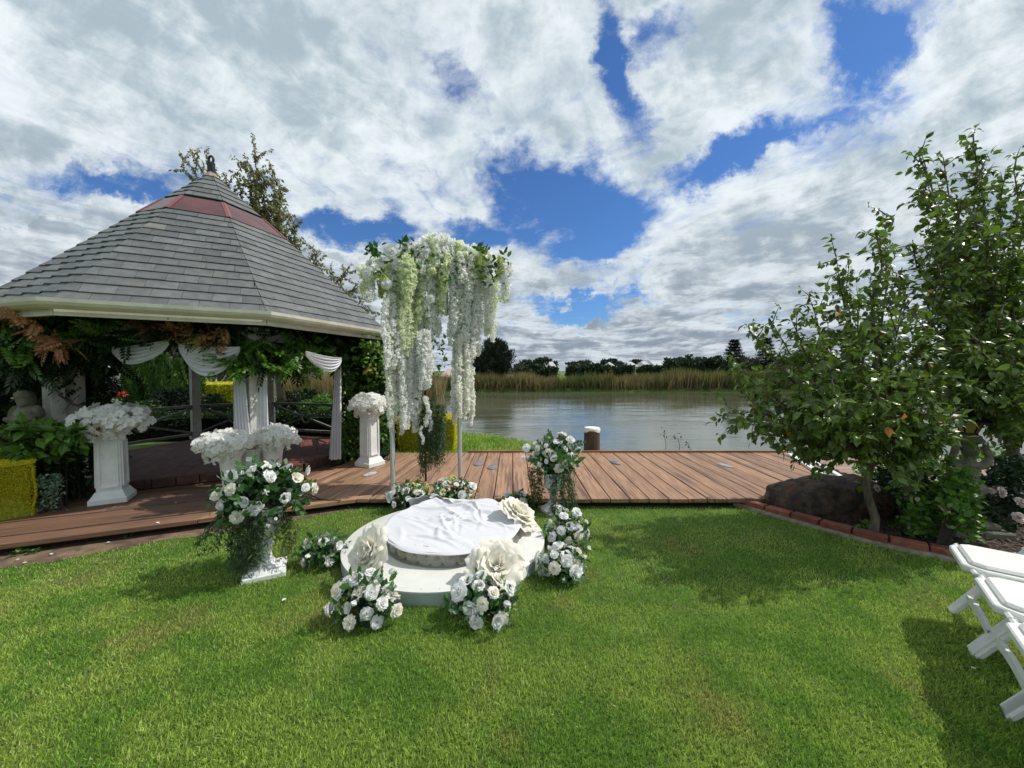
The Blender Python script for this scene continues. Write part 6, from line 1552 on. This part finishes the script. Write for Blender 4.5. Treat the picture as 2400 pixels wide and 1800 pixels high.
n = 1500; px_ = rng.uniform(780, 1040, n); dd_ = rng.uniform(24, 29, n); xs = (px_ - 1200) / 901 * dd_; reeds('straw_reeds', '', xs, dd_, rng.uniform(.9, 1.5, n), 'reedt', .05)

# ---- far bank: hedges, trees, pines, houses
def far_hedge(px0, px1, py0, d, lab, m='far1', n=2600, group='clipped dark hedges across the pond'):
    a, b_ = P(px0, py0, d), P(px1, py0, d); lx = b_[0] - a[0]; h = a[2]; r_ = thing('far_hedge', lab, 'hedge', ((a[0] + b_[0]) / 2, d, 0), group=group)
    u = rng.uniform(0, 1, n); v = rng.uniform(0, 1, n) ** .6; T = np.stack([a[0] + lx * u, d + rng.uniform(-1, 1, n), h * v * (.88 + .10 * np.sin(u * 9 + px0) + .06 * np.sin(u * 31))], -1)
    scatter(r_, 'foliage', LEAF, frames(rdir(n) + (0, -.3, .3), rdir(n), rng.uniform(.35, .8, n)), T, [M[m]], 0)
    MB().box(((a[0] + b_[0]) / 2, d + .3, h * .4), (lx * .97, 1.2, h * .8)).build('hedge_core', M[m], r_)
far_hedge(1210, 1302, 858, 58, 'dark clipped hedge right of the large pine across the pond'); far_hedge(1330, 1480, 856, 60, 'longest dark hedge in the middle of the far bank', n=4200); far_hedge(1500, 1545, 860, 62, 'short dark hedge below the white roof across the pond')
far_hedge(1560, 1705, 843, 60, 'dark hedge mass left of the two conical pines', n=4200); far_hedge(1705, 1990, 846, 62, 'dark hedge behind the pear tree across the pond', n=4600)
def fartree(px, py, w, d, lab, m='far2', k=900, name='gum_tree', cat='tree', hz=None):
    c = P(px, py, d); rx = w / 901 * d / 2; rz2 = hz / 901 * d / 2 if hz else rx * .6
    ball(name, lab, cat, px, py, d, rx, rz2, k, m, max(.3, rx * .24), group='trees across the pond', ry=rx, nc=14)
LABS = ['small olive gum tree on the horizon', 'feathery gum tree on the horizon', 'round topped tree on the horizon']
PLACE = [(1210, 856, 46), (1232, 846, 40), (1270, 845, 60), (1296, 850, 40), (1345, 850, 50), (1370, 846, 38), (1425, 845, 55), (1447, 849, 40), (1461, 852, 26), (1488, 846, 44), (1507, 850, 28), (1530, 853, 40), (1550, 850, 40), (1585, 842, 46), (1620, 840, 52), (1650, 842, 40), (1680, 838, 50), (1750, 842, 52), (1830, 842, 60), (1900, 842, 60), (1100, 862, 40), (960, 862, 50), (900, 858, 60)]
NEARBY = ['beside the large pine', 'just right of the large pine', 'above the right end of the first hedge', 'at the gap between two hedges', 'left end above the long hedge', 'above the left third of the long hedge', 'above the middle of the long hedge', 'above the right part of the long hedge', 'narrow, above the right end of the long hedge',
          'left of the white roofs', 'between the white roofs', 'right of the first white roof', 'just left of the long white roof', 'right of the long white roof', 'above the left of the pine hedge', 'above the middle of the pine hedge', 'left of the first conical pine', 'between the two conical pines', 'right of the second conical pine', 'behind the pear tree branches', 'left of the large pine behind the arch', 'behind the hanging flower strands', 'between gazebo roof and arch']
for i, ((px, py, w), nb_) in enumerate(zip(PLACE, NEARBY)): fartree(px, py + 4, w * .9, rnd.uniform(100, 125), LABS[i % 3].replace(' on the horizon', '') + ' on the horizon ' + nb_, 'far2' if i % 2 else 'far1', hz=w * rnd.uniform(.25, .42))
# the large irregular pine
def pine_irr(px, d, top, w, lab, name='spreading_pine'):
    b_ = P(px, 868 + 1.5 * 901 / d, d); h = P(px, top, d)[2]; r_ = thing(name, lab, 'pine', (b_[0], d, 0)); rx = w / 901 * d / 2; mb = MB(); mb.tube([(b_[0], d, 0), (b_[0] + .1, d, h * .5), (b_[0] - .1, d, h * .93)], [.28, .2, .05], 7)
    T = []; D = []
    for i in range(150):
        f = rnd.uniform(.06, 1); a = rnd.uniform(0, 6.283); prof = min(1, .75 + f * .6) if f < .5 else (1.05 - (f - .5) * 1.35); ln = rx * prof * rnd.uniform(.55, 1.05); s_ = np.array([b_[0], d, h * f * .82]); e_ = s_ + np.array([math.cos(a) * ln, math.sin(a) * ln, rnd.uniform(.05, .28) * h * .6])
        e_[2] = min(e_[2], h * (.96 - .25 * abs(math.cos(a)) * (ln / rx)) + rnd.uniform(-.2, .1)); mb.tube([tuple(s_), tuple((s_ + e_) / 2 + (0, 0, -.05)), tuple(e_)], [.05, .03, .012], 4, cap=False)
        k = 60; u = rng.uniform(.3, 1.05, k)[:, None]; T.append(s_ + (e_ - s_) * u + rng.normal(size=(k, 3)) * .20); D.append((e_ - s_) / ln * .5 + rng.normal(size=(k, 3)) * .5 + np.array([0, 0, .9]))
    mb.build('branches', M['barkd'], r_); T = np.concatenate(T); D = np.concatenate(D); scatter(r_, 'crown', leaf_s(.16, .05), frames(D, rdir(len(T)), rng.uniform(.35, .75, len(T))), T, [M['pine']], 0)
pine_irr(1160, 45, 792, 92, 'large dark spreading pine across the pond right of the arch'); pine_irr(1112, 46, 822, 50, 'smaller dark pine beside the large pine, behind the right flower strands')
def pine_con(px, d, top, w, lab):
    b_ = P(px, 868 + 1.5 * 901 / d, d); h = P(px, top, d)[2]; r_ = thing('conical_pine', lab, 'pine', (b_[0], d, 0), group='conical pines across the pond'); rx = w / 901 * d / 2; mb = MB(); mb.tube([(b_[0], d, 0), (b_[0], d, h)], [.2, .02], 6); T = []; D = []
    nt2 = 13
    for i in range(nt2):
        f = .08 + .9 * i / nt2
        for j in range(11):
            a = 6.283 * (j + rnd.random() * .6) / 11; ln = rx * (1 - f) ** .8 * rnd.uniform(.8, 1.15) + .1; s_ = np.array([b_[0], d, h * f]); e_ = s_ + np.array([math.cos(a) * ln, math.sin(a) * ln, -.05 * ln + .12]); mb.tube([tuple(s_), tuple(e_)], [.03, .01], 3, cap=False)
            k = 34; u = rng.uniform(.1, 1.0, k)[:, None]; T.append(s_ + (e_ - s_) * u + rng.normal(size=(k, 3)) * (.10, .10, .06)); D.append(np.tile((e_ - s_) / ln, (k, 1)) + rng.normal(size=(k, 3)) * .5 + np.array([0, 0, .25]))
    mb.build('branches', M['barkd'], r_); T = np.concatenate(T); D = np.concatenate(D); scatter(r_, 'crown', leaf_s(.22, .05), frames(D, rdir(len(T)), rng.uniform(.25, .5, len(T))), T, [M['pine']], 0)
pine_con(1719, 55, 793, 66, 'conical dark pine across the pond, left one of the pair'); pine_con(1794, 57, 788, 62, 'conical dark pine across the pond, right one, half behind pear leaves'); pine_con(1885, 60, 795, 60, 'conical dark pine hidden behind the pear tree foliage')
def house(px0, px1, pyt, pyb, d, lab, roof='roofw', wall='wallw', hip=.25):
    a, b_ = P(px0, pyt, d), P(px1, pyt, d); w = b_[0] - a[0]; h = a[2]; hb = max(.3, P(px0, pyb, d)[2]); r_ = thing('far_house', lab, 'house', ((a[0] + b_[0]) / 2, d + 3, 0), group='pale houses far across the pond'); cx2 = (a[0] + b_[0]) / 2
    MB().box((cx2, d + 3, hb / 2), (w * .94, 6, hb)).build('wall', M[wall], r_)
    V = [(a[0], d - .3, hb), (b_[0], d - .3, hb), (b_[0], d + 6.3, hb), (a[0], d + 6.3, hb), (a[0] + w * hip, d + 3, h), (b_[0] - w * hip, d + 3, h)]
    MB().add(V, [(0, 1, 5, 4), (1, 2, 5), (2, 3, 4, 5), (3, 0, 4), (3, 2, 1, 0)]).build('roof', M[roof], r_)
    for k in range(max(1, int(w / 3))): MB().box((a[0] + w * (.18 + .64 * (k + .5) / max(1, int(w / 3))), d - .02, hb * .55), (min(1.2, w * .14), .06, hb * .4)).build('window', M['window'], r_)
house(1532, 1566, 844, 856, 72, 'long white roofed house above the hedges across the pond', hip=.08); house(1475, 1497, 847, 859, 72, 'small white house left of the long white roof'); house(1510, 1530, 846, 858, 72, 'small white house just left of the long white roof'); house(1428, 1446, 848, 860, 72, 'white gabled house above the long hedge', hip=.4)
house(1196, 1206, 852, 862, 72, 'pale narrow house between the large pine and the first hedge', hip=.4); house(1285, 1306, 847, 862, 72, 'pale house at the gap between two hedges', hip=.3)
house(1028, 1062, 864, 884, 40, 'pinkish roofed low building seen between the hanging flower strands', roof='roofr', wall='wallw', hip=.3)
# ================================================================== GRASS
M['grass'] = mat('grass_blade', (.385, .515, .105), .5, (.215, .385, .06), 2.6, isl=.45, trans=.45, spec=.35, col3=(.42, .42, .13), v3=1.6, c3lo=.56, c3hi=.76)
M['grasst'] = mat('dry_grass_blade', (.46, .42, .20), .65, isl=.35, trans=.3)
def grass(name, n, xs, ys, w, h, m, wm_=1.0, lean=.55):
    T = np.stack([xs, ys, np.full(n, -.002)], -1); a = rng.uniform(0, 6.283, n); el = np.abs(rng.normal(size=n)) * lean
    d = unit(np.stack([np.cos(a) * el, np.sin(a) * el, np.ones(n)], -1)); side_ = rng.uniform(0, 6.283, n)
    Rm = frames(d, np.stack([np.cos(side_), np.sin(side_), 0 * side_], -1)); hv = rng.uniform(.55, 1.25, n) * h; wv = w * rng.uniform(.7, 1.3, n)
    Rm[:, :, 0] *= wv[:, None]; Rm[:, :, 1] *= hv[:, None]; Rm[:, :, 2] *= hv[:, None]
    t = tmpl([(-.5, 0, 0), (.5, 0, 0), (.42, .58, .10), (0, 1, .42)], [(0, 1, 2), (0, 2, 3)])
    return scatter(None, name, t, Rm, T, [M[m]])
soil_poly = [tuple(q[1]) for q in soil_out] + [tuple(edge(0) + EN * .5), tuple(edge(-9) + EN * .5)]
ED = np.array(ed); xs_e, ys_e = ED[:, 0], ED[:, 1]
def lawn_ok(x, y):
    ok = np.ones(len(x), bool)
    ok &= y < np.where(x > E0[0], FY + .03, 99)
    s = (x - E0[0]) * EU[0] + (y - E0[1]) * EU[1]; nv = (x - E0[0]) * EN[0] + (y - E0[1]) * EN[1]
    ok &= ~((x <= E0[0]) & (nv > -.01))
    so = np.array([q[1] for q in soil_out]); ss = np.array([(q - E0) @ EU for q in so]); w = np.array([-(q - E0) @ EN for q in so])
    ok &= ~((s < 0) & (nv > -np.interp(s, ss, w) + rng.normal(size=len(x)) * .02))
    ye = np.interp(x, xs_e, ys_e); ok &= ~((x > xs_e[0]) & (y > ye - .075))
    ok &= np.hypot(x - DC[0], y - DC[1]) > DR
    return ok
# density falls with distance as blades shrink on screen
def samp(n, y0, y1, k=1.42, mx=.5):
    y = (rng.uniform(0, 1, n) * (y1 ** .6 - y0 ** .6) + y0 ** .6) ** (1 / .6); x = rng.uniform(-1, 1, n) * (k * y + mx); o = lawn_ok(x, y); return x[o], y[o]
x, y = samp(240000, 1.15, 2.6); grass('lawn_grass', len(x), x, y, .0029, .024, 'grass')
x, y = samp(150000, 2.6, 4.6); grass('lawn_grass', len(x), x, y, .0046, .025, 'grass')
x, y = samp(26000, 1.15, 4.6)
dry = np.array([mnoise.noise(Vector((a * .9, b_ * .9, 3))) + .45 * mnoise.noise(Vector((a * 3.5, b_ * 3.5, 8))) for a, b_ in zip(x, y)]); s_ = -((x - E0[0]) * EN[0] + (y - E0[1]) * EN[1])
dry += np.where((x < -1.6) & (s_ < .9), .75, 0) + np.where(np.abs(y - np.interp(x, xs_e, ys_e)) < .3, .25, 0) * (x > 1.8) + .6 * np.exp(-((x - .95) ** 2 / .10 + (y - 2.62) ** 2 / .03))
o = dry + rng.normal(size=len(x)) * .18 > .12; grass('dry_grass', int(o.sum()), x[o], y[o], .004, .024, 'grasst', lean=1.3)
# grass tongue behind the deck next to the pond, and the bank beyond
n = 26000; x = rng.uniform(-3.6, 1.1, n); y = rng.uniform(6.45, 9.6, n); sd_ = poly_sd(x, y, pond); o = sd_ > .02; x, y = x[o], y[o]; grass('bank_grass', len(x), x, y, .010, .075, 'grass', lean=.4)
# petals and bits fallen on the lawn and deck
T = np.array([G(px, py, z) for (px, py, z) in ((2100, 1298, .01), (45, 1311, .02), (52, 1320, .02), (118, 1297, .02), (250, 1272, .02), (410, 1178, DZ + .01), (448, 1160, DZ + .01), (690, 1132, DZ + .01), (365, 1224, DZ + .01), (820, 1188, .02), (2288, 1568, .03), (600, 1232, .02), (1880, 1140, .05))])
T = np.concatenate([T, np.stack([rng.uniform(-2.2, .7, 5), rng.uniform(1.9, 3.6, 5), np.full(5, .02)], -1)])
T = T[~((np.hypot(T[:, 0] - DC[0], T[:, 1] - DC[1]) < DR) & (T[:, 2] < .06))]
n = len(T); scatter(None, 'fallen_petals', leaf_t(.8, .1, .1), frames(rdir(n) * (1, 1, .1), np.tile((0, 0, 1.), (n, 1)), rng.uniform(.02, .035, n)), T, [M['white']])
